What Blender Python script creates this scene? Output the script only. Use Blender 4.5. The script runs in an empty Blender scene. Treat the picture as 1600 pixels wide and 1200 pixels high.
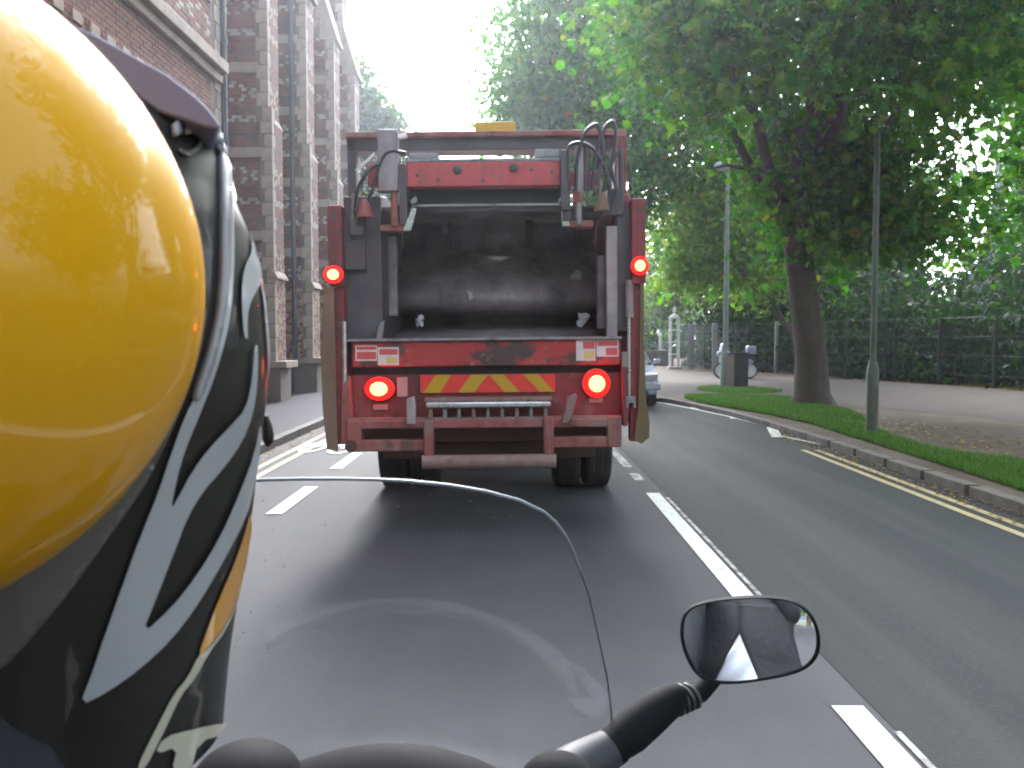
import bpy, bmesh, math, random
import numpy as np
from mathutils import Vector, Matrix
from mathutils.bvhtree import BVHTree
from mathutils.geometry import delaunay_2d_cdt

rnd = random.Random(7)
nrg = np.random.default_rng(11)
S = bpy.context.scene
COL = S.collection
R = math.radians

# ------------------------------------------------------------------ camera
CAM_Z = 1.57
PITCH = 2.86
FPX = 1400.0                         # focal length in pixels of the 1600 px wide photograph
cd = bpy.data.cameras.new("camera")
cam = bpy.data.objects.new("camera", cd)
COL.objects.link(cam)
cd.sensor_width = 36.0
cd.lens = 36.0 * FPX / 1600.0
cd.clip_start = 0.02
cd.clip_end = 2000
cam.location = (0, 0, CAM_Z)
cam.rotation_euler = (R(90 - PITCH), 0, 0)
cd.dof.use_dof = True
cd.dof.focus_distance = 9.0
cd.dof.aperture_fstop = 24.0            # a phone's small lens: only what is closest goes soft
S.camera = cam

# ------------------------------------------------------------------ world, sun, exposure
SUN_EL, SUN_AZ = 33.0, -2.0          # azimuth measured from +Y (straight ahead) towards +X
world = bpy.data.worlds.new("World")
S.world = world
world.use_nodes = True
wn = world.node_tree
wn.nodes.clear()
sky = wn.nodes.new("ShaderNodeTexSky")
sky.sky_type = 'NISHITA'
sky.sun_disc = False
sky.sun_elevation = R(SUN_EL)
sky.sun_rotation = R(SUN_AZ)
sky.air_density = 1.0
sky.dust_density = 5.0
sky.ozone_density = 1.0
hs = wn.nodes.new("ShaderNodeHueSaturation")
hs.inputs['Saturation'].default_value = 0.30
bg = wn.nodes.new("ShaderNodeBackground")
bg.inputs['Strength'].default_value = 0.15
wo = wn.nodes.new("ShaderNodeOutputWorld")
wn.links.new(sky.outputs[0], hs.inputs['Color'])
tint = wn.nodes.new("ShaderNodeMix")
tint.data_type = 'RGBA'
tint.blend_type = 'MULTIPLY'
tint.inputs['Factor'].default_value = 1.0
tint.inputs['B'].default_value = (0.93, 0.98, 1.07, 1)      # cool overcast
wn.links.new(hs.outputs[0], tint.inputs['A'])
wn.links.new(tint.outputs['Result'], bg.inputs['Color'])
wn.links.new(bg.outputs[0], wo.inputs['Surface'])

sd = bpy.data.lights.new("sun", 'SUN')
sd.energy = 0.55
sd.angle = R(24)
sd.color = (1.0, 0.97, 0.93)
sun = bpy.data.objects.new("sun", sd)
COL.objects.link(sun)
sdir = Vector((math.sin(R(SUN_AZ)) * math.cos(R(SUN_EL)), math.cos(R(SUN_AZ)) * math.cos(R(SUN_EL)), math.sin(R(SUN_EL))))
sun.rotation_euler = sdir.to_track_quat('Z', 'Y').to_euler()
sun.location = sdir * 60

S.view_settings.view_transform = 'Standard'
S.view_settings.look = 'None'
S.view_settings.exposure = 2.78
S.view_settings.gamma = 1.0
S.view_settings.use_curve_mapping = False
S.render.engine = 'CYCLES'
S.cycles.max_bounces = 10
S.cycles.transparent_max_bounces = 12
S.cycles.use_denoising = True
S.cycles.filter_width = 1.9
S.cycles.sample_clamp_indirect = 6.0

# ------------------------------------------------------------------ helpers
TH = R(90 - PITCH)


def ray(px, py):
    u, v = (px - 800) / FPX, (600 - py) / FPX
    return Vector((u, v * math.cos(TH) + math.sin(TH), v * math.sin(TH) - math.cos(TH)))


def P(px, py, D):
    """point of the place that lies D metres ahead in the direction measured in the photograph"""
    d = ray(px, py)
    return Vector((0, 0, CAM_Z)) + d * (D / d.y)


def G(px, py, z=0.0):
    """point on level ground of height z in a direction measured in the photograph"""
    d = ray(px, py)
    t = (z - CAM_Z) / d.z
    return Vector((d.x * t, d.y * t, z))


def mat(name, col, rough=0.6, metal=0.0, var=0.12, scale=6.0, bump=0.0, bscale=60.0, coat=0.0,
        spots=None, emit=None, estr=0.0, attr=False, spec=0.5, streak=None):
    m = bpy.data.materials.new(name)
    m.use_nodes = True
    nt = m.node_tree
    N, L = nt.nodes, nt.links
    b = N["Principled BSDF"]
    b.inputs['Roughness'].default_value = rough
    b.inputs['Metallic'].default_value = metal
    b.inputs['Coat Weight'].default_value = coat
    b.inputs['Coat Roughness'].default_value = 0.04
    b.inputs['Specular IOR Level'].default_value = spec
    tc = N.new("ShaderNodeTexCoord")
    nz = N.new("ShaderNodeTexNoise")
    nz.inputs['Scale'].default_value = scale
    nz.inputs['Detail'].default_value = 6
    nz.inputs['Roughness'].default_value = 0.65
    L.new(tc.outputs['Object'], nz.inputs['Vector'])
    mr = N.new("ShaderNodeMapRange")
    mr.inputs['From Min'].default_value = 0.25
    mr.inputs['From Max'].default_value = 0.75
    mr.inputs['To Min'].default_value = 1 - var
    mr.inputs['To Max'].default_value = 1 + var
    L.new(nz.outputs['Fac'], mr.inputs['Value'])
    mx = N.new("ShaderNodeMix")
    mx.data_type = 'RGBA'
    mx.blend_type = 'MULTIPLY'
    mx.inputs['Factor'].default_value = 1.0
    if attr:
        at = N.new("ShaderNodeAttribute")
        at.attribute_name = "Col"
        L.new(at.outputs['Color'], mx.inputs['A'])
    else:
        mx.inputs['A'].default_value = (*col, 1)
    L.new(mr.outputs['Result'], mx.inputs['B'])
    out = mx.outputs['Result']
    for sp in (spots or []):
        c2, sc, lo, hi, amt = sp[:5]
        st = sp[5] if len(sp) > 5 else (1, 1, 1)
        mp = N.new("ShaderNodeMapping")
        mp.inputs['Scale'].default_value = st
        mp.inputs['Location'].default_value = (rnd.random() * 9, rnd.random() * 9, rnd.random() * 9)
        L.new(tc.outputs['Object'], mp.inputs['Vector'])
        n2 = N.new("ShaderNodeTexNoise")
        n2.inputs['Scale'].default_value = sc
        n2.inputs['Detail'].default_value = 5
        n2.inputs['Roughness'].default_value = 0.6
        L.new(mp.outputs['Vector'], n2.inputs['Vector'])
        m2 = N.new("ShaderNodeMapRange")
        m2.inputs['From Min'].default_value = lo
        m2.inputs['From Max'].default_value = hi
        m2.inputs['To Max'].default_value = amt
        L.new(n2.outputs['Fac'], m2.inputs['Value'])
        x2 = N.new("ShaderNodeMix")
        x2.data_type = 'RGBA'
        x2.inputs['B'].default_value = (*c2, 1)
        L.new(m2.outputs['Result'], x2.inputs['Factor'])
        L.new(out, x2.inputs['A'])
        out = x2.outputs['Result']
    L.new(out, b.inputs['Base Color'])
    # roughness breaks up a little too
    rr = N.new("ShaderNodeMapRange")
    rr.inputs['To Min'].default_value = max(0.02, rough - 0.08)
    rr.inputs['To Max'].default_value = min(1.0, rough + 0.08)
    L.new(nz.outputs['Fac'], rr.inputs['Value'])
    if rough > 0.1:
        L.new(rr.outputs['Result'], b.inputs['Roughness'])
    if bump > 0:
        nb = N.new("ShaderNodeTexNoise")
        nb.inputs['Scale'].default_value = bscale
        nb.inputs['Detail'].default_value = 4
        L.new(tc.outputs['Object'], nb.inputs['Vector'])
        bp = N.new("ShaderNodeBump")
        bp.inputs['Strength'].default_value = bump
        bp.inputs['Distance'].default_value = 0.01
        L.new(nb.outputs['Fac'], bp.inputs['Height'])
        L.new(bp.outputs['Normal'], b.inputs['Normal'])
    if emit:
        b.inputs['Emission Color'].default_value = (*emit, 1)
        b.inputs['Emission Strength'].default_value = estr
    return m


def leaf_mat(name, trans=0.35):
    m = bpy.data.materials.new(name)
    m.use_nodes = True
    nt = m.node_tree
    N, L = nt.nodes, nt.links
    b = N["Principled BSDF"]
    at = N.new("ShaderNodeAttribute")
    at.attribute_name = "Col"
    b.inputs['Roughness'].default_value = 0.45
    b.inputs['Specular IOR Level'].default_value = 0.2
    L.new(at.outputs['Color'], b.inputs['Base Color'])
    tr = N.new("ShaderNodeBsdfTranslucent")
    mul = N.new("ShaderNodeMix")
    mul.data_type = 'RGBA'
    mul.blend_type = 'MULTIPLY'
    mul.inputs['Factor'].default_value = 1.0
    mul.inputs['B'].default_value = (1.8, 2.0, 0.6, 1)
    L.new(at.outputs['Color'], mul.inputs['A'])
    L.new(mul.outputs['Result'], tr.inputs['Color'])
    ms = N.new("ShaderNodeMixShader")
    ms.inputs['Fac'].default_value = trans
    L.new(b.outputs[0], ms.inputs[1])
    L.new(tr.outputs[0], ms.inputs[2])
    L.new(ms.outputs[0], N["Material Output"].inputs['Surface'])
    return m


class MB:
    def __init__(s):
        s.v, s.f, s.c = [], [], []

    def add(s, vs, fs, col=None):
        o = len(s.v)
        s.v += [tuple(v) for v in vs]
        s.f += [tuple(i + o for i in f) for f in fs]
        s.c += [(col or (1, 1, 1))] * len(vs)
        return s

    def box(s, x0, x1, y0, y1, z0, z1, col=None):
        x0, x1 = min(x0, x1), max(x0, x1)
        y0, y1 = min(y0, y1), max(y0, y1)
        z0, z1 = min(z0, z1), max(z0, z1)
        return s.add([(x0, y0, z0), (x1, y0, z0), (x1, y1, z0), (x0, y1, z0),
                      (x0, y0, z1), (x1, y0, z1), (x1, y1, z1), (x0, y1, z1)],
                     [(0, 3, 2, 1), (4, 5, 6, 7), (0, 1, 5, 4), (1, 2, 6, 5), (2, 3, 7, 6), (3, 0, 4, 7)], col)

    def prism(s, pts, axis, a0, a1):
        """closed 2D outline pushed along an axis: 'y' outlines are (x,z), 'x' outlines (y,z), 'z' outlines (x,y)"""
        n = len(pts)

        def w(p, a):
            return {'y': (p[0], a, p[1]), 'x': (a, p[0], p[1]), 'z': (p[0], p[1], a)}[axis]
        vs = [w(p, a0) for p in pts] + [w(p, a1) for p in pts]
        fs = [tuple(range(n - 1, -1, -1)), tuple(range(n, 2 * n))]
        fs += [(i, (i + 1) % n, (i + 1) % n + n, i + n) for i in range(n)]
        return s.add(vs, fs)

    def tube(s, pts, r, n=10, cap=True):
        pts = [Vector(p) for p in pts]
        rs = r if isinstance(r, (list, tuple)) else [r] * len(pts)
        vs, fs = [], []
        ref = None
        for i, p in enumerate(pts):
            t = (pts[min(i + 1, len(pts) - 1)] - pts[max(i - 1, 0)]).normalized()
            if ref is None:
                ref = t.orthogonal().normalized()
            a = (ref - t * ref.dot(t)).normalized()
            ref = a
            b = t.cross(a)
            for k in range(n):
                an = 2 * math.pi * k / n
                vs.append(p + (a * math.cos(an) + b * math.sin(an)) * rs[i])
        for i in range(len(pts) - 1):
            for k in range(n):
                q = (k + 1) % n
                fs.append((i * n + k, i * n + q, (i + 1) * n + q, (i + 1) * n + k))
        if cap:
            fs.append(tuple(range(n - 1, -1, -1)))
            e = (len(pts) - 1) * n
            fs.append(tuple(range(e, e + n)))
        return s.add(vs, fs)

    def lathe(s, prof, c=(0, 0, 0), axis='z', n=20):
        """profile of (radius, height) turned about an axis through c"""
        vs, fs = [], []
        for r_, h in prof:
            for k in range(n):
                an = 2 * math.pi * k / n
                a, b = r_ * math.cos(an), r_ * math.sin(an)
                q = {'z': (a, b, h), 'x': (h, a, b), 'y': (b, h, a)}[axis]
                vs.append((q[0] + c[0], q[1] + c[1], q[2] + c[2]))
        for i in range(len(prof) - 1):
            for k in range(n):
                q = (k + 1) % n
                fs.append((i * n + k, i * n + q, (i + 1) * n + q, (i + 1) * n + k))
        fs.append(tuple(range(n - 1, -1, -1)))
        e = (len(prof) - 1) * n
        fs.append(tuple(range(e, e + n)))
        return s.add(vs, fs)

    def mesh(s, name, col=False):
        me = bpy.data.meshes.new(name)
        me.from_pydata(s.v, [], s.f)
        if col:
            a = me.color_attributes.new("Col", 'FLOAT_COLOR', 'POINT')
            arr = np.ones((len(s.v), 4), dtype=np.float32)
            arr[:, :3] = np.array(s.c, dtype=np.float32)
            a.data.foreach_set("color", arr.ravel())
        me.update()
        return me

    def build(s, name, m, parent=None, bev=0.0, smooth=False, col=False, seg=2):
        me = s.mesh(name, col)
        bm = bmesh.new()
        bm.from_mesh(me)
        bmesh.ops.recalc_face_normals(bm, faces=bm.faces)
        bm.to_mesh(me)
        bm.free()
        me.materials.append(m)
        o = bpy.data.objects.new(name, me)
        COL.objects.link(o)
        if parent:
            o.parent = parent
        if bev:
            md = o.modifiers.new("bevel", 'BEVEL')
            md.width = bev
            md.segments = seg
            md.limit_method = 'ANGLE'
            md.angle_limit = R(35)
        if smooth or bev:
            me.polygons.foreach_set("use_smooth", [True] * len(me.polygons))
            try:
                me.set_sharp_from_angle(angle=R(38))
            except Exception:
                pass
        return o


def tag(o, label=None, cat=None, group=None, kind=None):
    if label:
        o['label'] = label
    if cat:
        o['category'] = cat
    if group:
        o['group'] = group
    if kind:
        o['kind'] = kind
    return o


def thing(name, label, cat, loc=(0, 0, 0), rot=(0, 0, 0), group=None):
    o = bpy.data.objects.new(name, None)
    o.empty_display_size = 0.2
    COL.objects.link(o)
    o.location = loc
    o.rotation_euler = rot
    return tag(o, label, cat, group)


def dup(o, parent=None):
    c = o.copy()
    COL.objects.link(c)
    c.parent = parent
    for ch in list(o.children):
        dup(ch, c)
    return c


def np_object(name, V, F, m, parent=None, colors=None, smooth=False):
    """big mesh of equal polygons straight from arrays"""
    me = bpy.data.meshes.new(name)
    V = np.asarray(V, dtype=np.float32)
    F = np.asarray(F, dtype=np.int32)
    me.vertices.add(len(V))
    me.vertices.foreach_set("co", V.ravel())
    k = F.shape[1]
    me.loops.add(F.size)
    me.loops.foreach_set("vertex_index", F.ravel())
    me.polygons.add(len(F))
    me.polygons.foreach_set("loop_start", np.arange(0, F.size, k, dtype=np.int32))
    if smooth:
        me.polygons.foreach_set("use_smooth", np.ones(len(F), dtype=bool))
    if colors is not None:
        a = me.color_attributes.new("Col", 'FLOAT_COLOR', 'POINT')
        c = np.ones((len(V), 4), dtype=np.float32)
        c[:, :3] = colors
        a.data.foreach_set("color", c.ravel())
    me.update(calc_edges=True)
    me.materials.append(m)
    o = bpy.data.objects.new(name, me)
    COL.objects.link(o)
    if parent:
        o.parent = parent
    return o


def sheet(name, pts, z, m, kind='structure', parent=None):
    b = MB()
    b.add([(p[0], p[1], z) for p in pts], [tuple(range(len(pts)))])
    o = b.build(name, m, parent)
    if o.data.polygons[0].normal.z < 0:
        o.data.flip_normals()
    if kind and not parent:
        o['kind'] = kind
    return o


def strip(name, line, w, z, m, kind='structure'):
    """painted line of width w along a list of ground points"""
    vs, fs = [], []
    L = [Vector((p[0], p[1], 0)) for p in line]
    for i, p in enumerate(L):
        t = (L[min(i + 1, len(L) - 1)] - L[max(i - 1, 0)]).normalized()
        n = Vector((-t.y, t.x, 0))
        vs += [p + n * w / 2 + Vector((0, 0, z)), p - n * w / 2 + Vector((0, 0, z))]
    for i in range(len(L) - 1):
        fs.append((2 * i, 2 * i + 1, 2 * i + 3, 2 * i + 2))
    o = MB().add(vs, fs).build(name, m)
    if o.data.polygons[0].normal.z < 0:
        o.data.flip_normals()
    o['kind'] = kind
    return o

# ------------------------------------------------------------------ materials
M = {}
M['asphalt'] = mat("asphalt", (0.092, 0.092, 0.096), 0.75, var=0.18, scale=1.3, bump=0.5, bscale=160,
                   spots=[((0.078, 0.078, 0.083), 0.8, 0.45, 0.75, 0.7, (2.2, 0.08, 1)), ((0.105, 0.104, 0.108), 1.6, 0.52, 0.72, 0.5, (1.4, 0.05, 1)), ((0.11, 0.105, 0.10), 55, 0.52, 0.75, 0.6)], spec=0.15)
M['asphalt_old'] = mat("asphalt_worn", (0.034, 0.037, 0.037), 0.72, var=0.18, scale=1.1, bump=0.5, bscale=150,
                       spots=[((0.020, 0.023, 0.025), 1.0, 0.46, 0.64, 0.8, (1.7, 0.06, 1)), ((0.055, 0.057, 0.055), 1.7, 0.50, 0.68, 0.65, (1.3, 0.05, 1)), ((0.075, 0.075, 0.072), 55, 0.52, 0.75, 0.6)], spec=0.15)
M['pavement'] = mat("pavement", (0.050, 0.048, 0.055), 0.8, var=0.15, scale=2.0, bump=0.3, bscale=90,
                    spots=[((0.035, 0.033, 0.037), 1.4, 0.5, 0.8, 0.6)], spec=0.15)
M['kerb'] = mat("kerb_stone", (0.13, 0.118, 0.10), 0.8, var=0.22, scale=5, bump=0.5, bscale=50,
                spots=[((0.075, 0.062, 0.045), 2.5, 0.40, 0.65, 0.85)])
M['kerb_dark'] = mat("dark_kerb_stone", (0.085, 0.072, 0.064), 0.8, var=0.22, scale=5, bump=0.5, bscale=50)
M['soil'] = mat("soil", (0.125, 0.10, 0.075), 0.95, var=0.25, scale=2.2, bump=1.0, bscale=30,
                spots=[((0.075, 0.055, 0.035), 0.55, 0.42, 0.62, 0.85), ((0.15, 0.13, 0.11), 9, 0.55, 0.75, 0.7)], spec=0.15)
M['gravel'] = mat("gravel", (0.080, 0.068, 0.060), 0.95, var=0.2, scale=3, bump=1.0, bscale=70,
                  spots=[((0.10, 0.085, 0.072), 0.7, 0.45, 0.7, 0.6), ((0.23, 0.205, 0.18), 45, 0.55, 0.7, 0.7)], spec=0.15)
M['turf'] = mat("turf", (0.050, 0.150, 0.020), 0.9, var=0.3, scale=5, bump=1.0, bscale=60,
                spots=[((0.085, 0.066, 0.042), 1.8, 0.46, 0.60, 0.95)], spec=0.15)
M['field'] = mat("field", (0.07, 0.085, 0.035), 0.95, var=0.2, scale=0.6)
M['paint_white'] = mat("road_paint_white", (0.62, 0.63, 0.60), 0.7, var=0.10, scale=8,
                       spots=[((0.16, 0.155, 0.15), 14, 0.56, 0.70, 0.8)])
M['paint_worn'] = mat("road_paint_worn", (0.42, 0.41, 0.38), 0.75, var=0.12, scale=8,
                      spots=[((0.09, 0.088, 0.085), 9, 0.45, 0.60, 0.95)])
M['paint_yellow'] = mat("road_paint_yellow", (0.40, 0.33, 0.16), 0.7, var=0.10, scale=8,
                        spots=[((0.14, 0.13, 0.11), 14, 0.55, 0.72, 0.7)])

# ------------------------------------------------------------------ ground, road, pavement
sheet("ground", [(-400, -400), (400, -400), (400, 600), (-400, 600)], -0.06, M['field'])

LK = -3.42                                            # face of the left kerb
RK = [(4.57, -60), (4.57, 8), (4.60, 13), (4.55, 15.9), (4.40, 18.4), (4.08, 20.8), (3.72, 22.6), (3.45, 26), (3.3, 31),
      (3.2, 40), (2.6, 60), (-2, 95), (-12, 130)]       # face of the right kerb
LKL = [(LK, -60), (LK, 40), (-3.8, 60), (-8.5, 95), (-19, 130)]


def offset(line, d):
    L = [Vector((p[0], p[1])) for p in line]
    out = []
    for i, p in enumerate(L):
        t = (L[min(i + 1, len(L) - 1)] - L[max(i - 1, 0)]).normalized()
        out.append((p.x + t.y * d, p.y - t.x * d))
    return out


sheet("road", LKL + RK[::-1], 0.0, M['asphalt'])
CLINE = [(1.42, -60), (1.42, 18), (1.2, 24), (0.4, 40), (-0.3, 60), (-5, 95), (-15.5, 130)]
sheet("road_far_lane", offset(CLINE, 0.12) + offset(RK, -0.02)[::-1], 0.004, M['asphalt_old'])
# left pavement up to the college wall, right verge
sheet("pavement", offset(LKL, -0.14) + [(-45, 130), (-45, -60)], 0.115, M['pavement'])
sheet("verge", offset(RK, 0.15) + [(120, 130), (120, -60)], 0.095, M['soil'])


def kerb(name, line, side, m, zt):
    root = bpy.data.objects.new(name, None)
    COL.objects.link(root)
    root['kind'] = 'structure'
    st = MB()
    pr = MB().box(0, 0.912, -0.075, 0.075, -0.1, zt).build("kerb_stone", m, root, bev=0.008)
    st = pr.data
    first = True
    far = MB()
    L = [Vector((p[0], p[1], 0)) for p in offset(line, side * 0.075)]
    for a, b in zip(L[:-1], L[1:]):
        n = max(1, round((b - a).length / 0.915))
        t = (b - a).normalized()
        ang = math.atan2(t.y, t.x)
        for k in range(n):
            p = a + (b - a) * (k / n)
            if not (2.0 < p.y < 45):
                q = a + (b - a) * ((k + 1) / n)
                nn = Vector((-t.y, t.x, 0)) * 0.075
                if k % 6 == 0:
                    e = a + (b - a) * (min(k + 6, n) / n)
                    vs = [p + nn, p - nn, e - nn, e + nn]
                    far.add([(v.x, v.y, -0.1) for v in vs] + [(v.x, v.y, zt) for v in vs],
                            [(0, 3, 2, 1), (4, 5, 6, 7), (0, 1, 5, 4), (1, 2, 6, 5), (2, 3, 7, 6), (3, 0, 4, 7)])
                continue
            if first:
                o = pr
                first = False
            else:
                o = pr.copy()
                COL.objects.link(o)
            o.parent = root
            o.location = (p.x, p.y, rnd.uniform(-0.003, 0.002))
            o.rotation_euler = (0, 0, ang + rnd.uniform(-0.004, 0.004))
    fo = far.build("kerb_run", m, root)
    fo['kind'] = 'stuff'
    return root


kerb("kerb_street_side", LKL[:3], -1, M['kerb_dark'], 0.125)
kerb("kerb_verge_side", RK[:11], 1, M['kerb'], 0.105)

# painted markings
Z1 = 0.009


def gl(pts, z=0.0):
    return [tuple(G(x, y, z))[:2] for x, y in pts]


for d in (0.33, 0.52):
    strip("yellow_line", offset([(LK, -40), (LK, 40)], d), 0.085, Z1, M['paint_yellow'])
for d in (-0.30, -0.49):
    strip("yellow_line", offset([(4.57, -40), (4.57, 8), (4.60, 12.6)], d), 0.085, Z1, M['paint_yellow'])
# parking bay outline with its three little ticks
strip("bay_line", gl([(1308, 700), (1214, 681)]), 0.075, Z1, M['paint_white'])
strip("bay_line", gl([(1207, 669), (1145, 653), (1085, 640), (1040, 631), (1010, 628)]), 0.085, Z1 + 0.004, M['paint_white'])
for a, b in (((1214, 684), (1205, 668)), ((1149, 655), (1141, 648)), ((1089, 640), (1080, 634))):
    strip("bay_tick", gl([a, b]), 0.17, Z1 + 0.002, M['paint_white'])
# left dashed line of the cycle lane
for y0, y1 in ((5.0, 6.7), (7.95, 9.45), (10.75, 12.25), (14.0, 15.5), (17, 18.5), (20, 21.5), (2.2, 3.7), (-0.7, 0.8), (-4, -2.5)):
    strip("lane_dash", [(-2.13, y0), (-2.13, y1)], 0.15, Z1, M['paint_white'])
# centre line dashes
for y0, y1 in ((5.15, 9.05), (-0.55, 3.75), (-6.5, -2.6), (-12.5, -8.6)):
    strip("centre_dash", [(1.405, y0), (1.43, y1)], 0.135, Z1, M['paint_white'])
    strip("centre_dash_edge", [(1.515, y0 + 0.25), (1.535, y1 - 0.25)], 0.03, Z1, M['paint_worn'])
for y0, y1 in ((9.85, 10.4), (10.9, 13.2), (15.5, 17.6), (20, 22)):
    strip("centre_dash", [(1.42, y0), (1.42, y1)], 0.11, Z1, M['paint_worn'])
# cycle symbol at the edge of the cycle lane
sy = MB()
for cx, cy in ((-2.86, 12.9), (-2.42, 12.75)):
    ring_o = [(cx + 0.19 * math.cos(a), cy + 0.62 * math.sin(a)) for a in np.linspace(0, 2 * math.pi, 24, endpoint=False)]
    ring_i = [(cx + 0.115 * math.cos(a), cy + 0.47 * math.sin(a)) for a in np.linspace(0, 2 * math.pi, 24, endpoint=False)]
    vs = [(x, y, 0.013) for x, y in ring_o + ring_i]
    sy.add(vs, [(k, (k + 1) % 24, (k + 1) % 24 + 24, k + 24) for k in range(24)])
for a, b in (((-2.86, 12.9), (-2.6, 13.9)), ((-2.6, 13.9), (-2.42, 12.75)), ((-2.78, 13.6), (-2.55, 13.6)), ((-2.47, 13.3), (-2.47, 14.4)), ((-2.55, 14.4), (-2.36, 14.4))):
    a, b = Vector((*a, 0)), Vector((*b, 0))
    t = (b - a).normalized()
    n = Vector((-t.y, t.x, 0)) * 0.035
    sy.add([(q.x, q.y, 0.0135) for q in (a + n, a - n, b - n, b + n)], [(0, 1, 2, 3)])
o = sy.build("cycle_symbol", M['paint_white'])
o['kind'] = 'structure'

# verge surfaces (each a few millimetres above the one below)
path_pts = gl([(1150, 588), (1260, 591), (1330, 594), (1460, 603), (1600, 613), (1820, 640), (1820, 705), (1600, 660), (1460, 646), (1330, 634), (1200, 622), (1130, 606)], 0.1)
sheet("gravel_path", path_pts, 0.100, M['gravel'])
drive = gl([(1000, 583), (1150, 585), (1150, 600), (1105, 606), (1085, 612), (1040, 622), (1012, 624)], 0.1)
sheet("gravel_drive", drive, 0.104, M['gravel'])

grass_a = gl([(1063, 620), (1110, 617), (1180, 618), (1240, 622), (1278, 636), (1318, 640), (1345, 650), (1360, 668), (1395, 684), (1440, 700), (1500, 712), (1600, 722), (1900, 770),
              (1900, 870), (1600, 768), (1480, 729), (1380, 698), (1310, 676), (1260, 660), (1200, 648), (1130, 636), (1085, 628)], 0.1)
grass_b = gl([(1085, 607), (1130, 603), (1180, 605), (1228, 610), (1215, 615), (1150, 614), (1100, 612)], 0.1)


def smooth_loop(p, k=2):
    for _ in range(k):
        q = []
        for i in range(len(p)):
            a, b = Vector(p[i]), Vector(p[(i + 1) % len(p)])
            q += [tuple(a * 0.75 + b * 0.25), tuple(a * 0.25 + b * 0.75)]
        p = q
    return p


grass_a, grass_b = smooth_loop(grass_a), smooth_loop(grass_b)
sheet("turf", grass_a, 0.108, M['turf'])
sheet("turf", grass_b, 0.108, M['turf'])


def inside(pts, poly):
    x, y = pts[:, 0], pts[:, 1]
    c = np.zeros(len(pts), dtype=bool)
    j = len(poly) - 1
    for i in range(len(poly)):
        xi, yi = poly[i]
        xj, yj = poly[j]
        h = ((yi > y) != (yj > y)) & (x < (xj - xi) * (y - yi) / (yj - yi + 1e-12) + xi)
        c ^= h
        j = i
    return c


LEAF = leaf_mat("leaf", 0.45)
GRASS = leaf_mat("grass_blade", 0.25)


def grass_blades(name, poly, n, hmin, hmax):
    a = np.array(poly)
    lo, hi = a.min(0), a.max(0)
    p = lo + nrg.random((n * 3, 2)) * (hi - lo)
    p = p[inside(p, poly)]
    # thin, patchy growth
    g = np.sin(p[:, 0] * 1.7 + 1) * np.sin(p[:, 1] * 0.9) + np.sin(p[:, 0] * 4.1 + p[:, 1] * 2.3) * 0.6 + nrg.normal(size=len(p)) * 0.7
    p = p[g > -0.35][:n]
    k = len(p)
    h = hmin + (hmax - hmin) * nrg.random(k)
    an = nrg.random(k) * 6.283
    w = 0.006 + 0.006 * nrg.random(k)
    lean = nrg.normal(size=(k, 2)) * 0.5 * h[:, None]
    V = np.zeros((k, 3, 3))
    V[:, 0, :2] = p + np.stack([np.cos(an), np.sin(an)], 1) * w[:, None]
    V[:, 1, :2] = p - np.stack([np.cos(an), np.sin(an)], 1) * w[:, None]
    V[:, 2, :2] = p + lean
    V[:, :2, 2] = 0.105
    V[:, 2, 2] = 0.108 + h
    pal = np.array([(0.055, 0.16, 0.020), (0.075, 0.18, 0.024), (0.04, 0.12, 0.018), (0.11, 0.16, 0.035)])
    c = pal[nrg.integers(0, 4, k)] * (0.8 + 0.4 * nrg.random((k, 1)))
    o = np_object(name, V.reshape(-1, 3), np.arange(k * 3).reshape(-1, 3), GRASS, colors=np.repeat(c, 3, 0))
    o['kind'] = 'stuff'
    return o


o = grass_blades("grass", grass_a, 75000, 0.03, 0.09)
tag(o, "bright green strip of short grass along the kerb under the big tree", "grass")
o = grass_blades("grass", grass_b, 9000, 0.03, 0.08)
tag(o, "small island of grass round the litter bin and far lamp post", "grass")


def litter(name, n, poly, label, pal, sz=(0.03, 0.07), z=0.112):
    a = np.array(poly)
    lo, hi = a.min(0), a.max(0)
    p = lo + nrg.random((n * 4, 2)) * (hi - lo)
    p = p[inside(p, poly)][:n]
    k = len(p)
    s = sz[0] + (sz[1] - sz[0]) * nrg.random(k)
    an = nrg.random(k) * 6.283
    V = np.zeros((k, 4, 3))
    for i, (dx, dy, dz) in enumerate(((-1, 0, 0), (0, -0.55, 0.25), (1, 0, 0.05), (0, 0.55, 0.3))):
        V[:, i, 0] = p[:, 0] + s * (dx * np.cos(an) - dy * np.sin(an))
        V[:, i, 1] = p[:, 1] + s * (dx * np.sin(an) + dy * np.cos(an))
        V[:, i, 2] = z + s * dz * (0.4 + nrg.random(k))
    c = np.array(pal)[nrg.integers(0, len(pal), k)] * (0.7 + 0.6 * nrg.random((k, 1)))
    o = np_object(name, V.reshape(-1, 3), np.arange(k * 4).reshape(-1, 4), LEAF, colors=np.repeat(c, 4, 0))
    tag(o, label, "leaves", kind='stuff')


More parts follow.
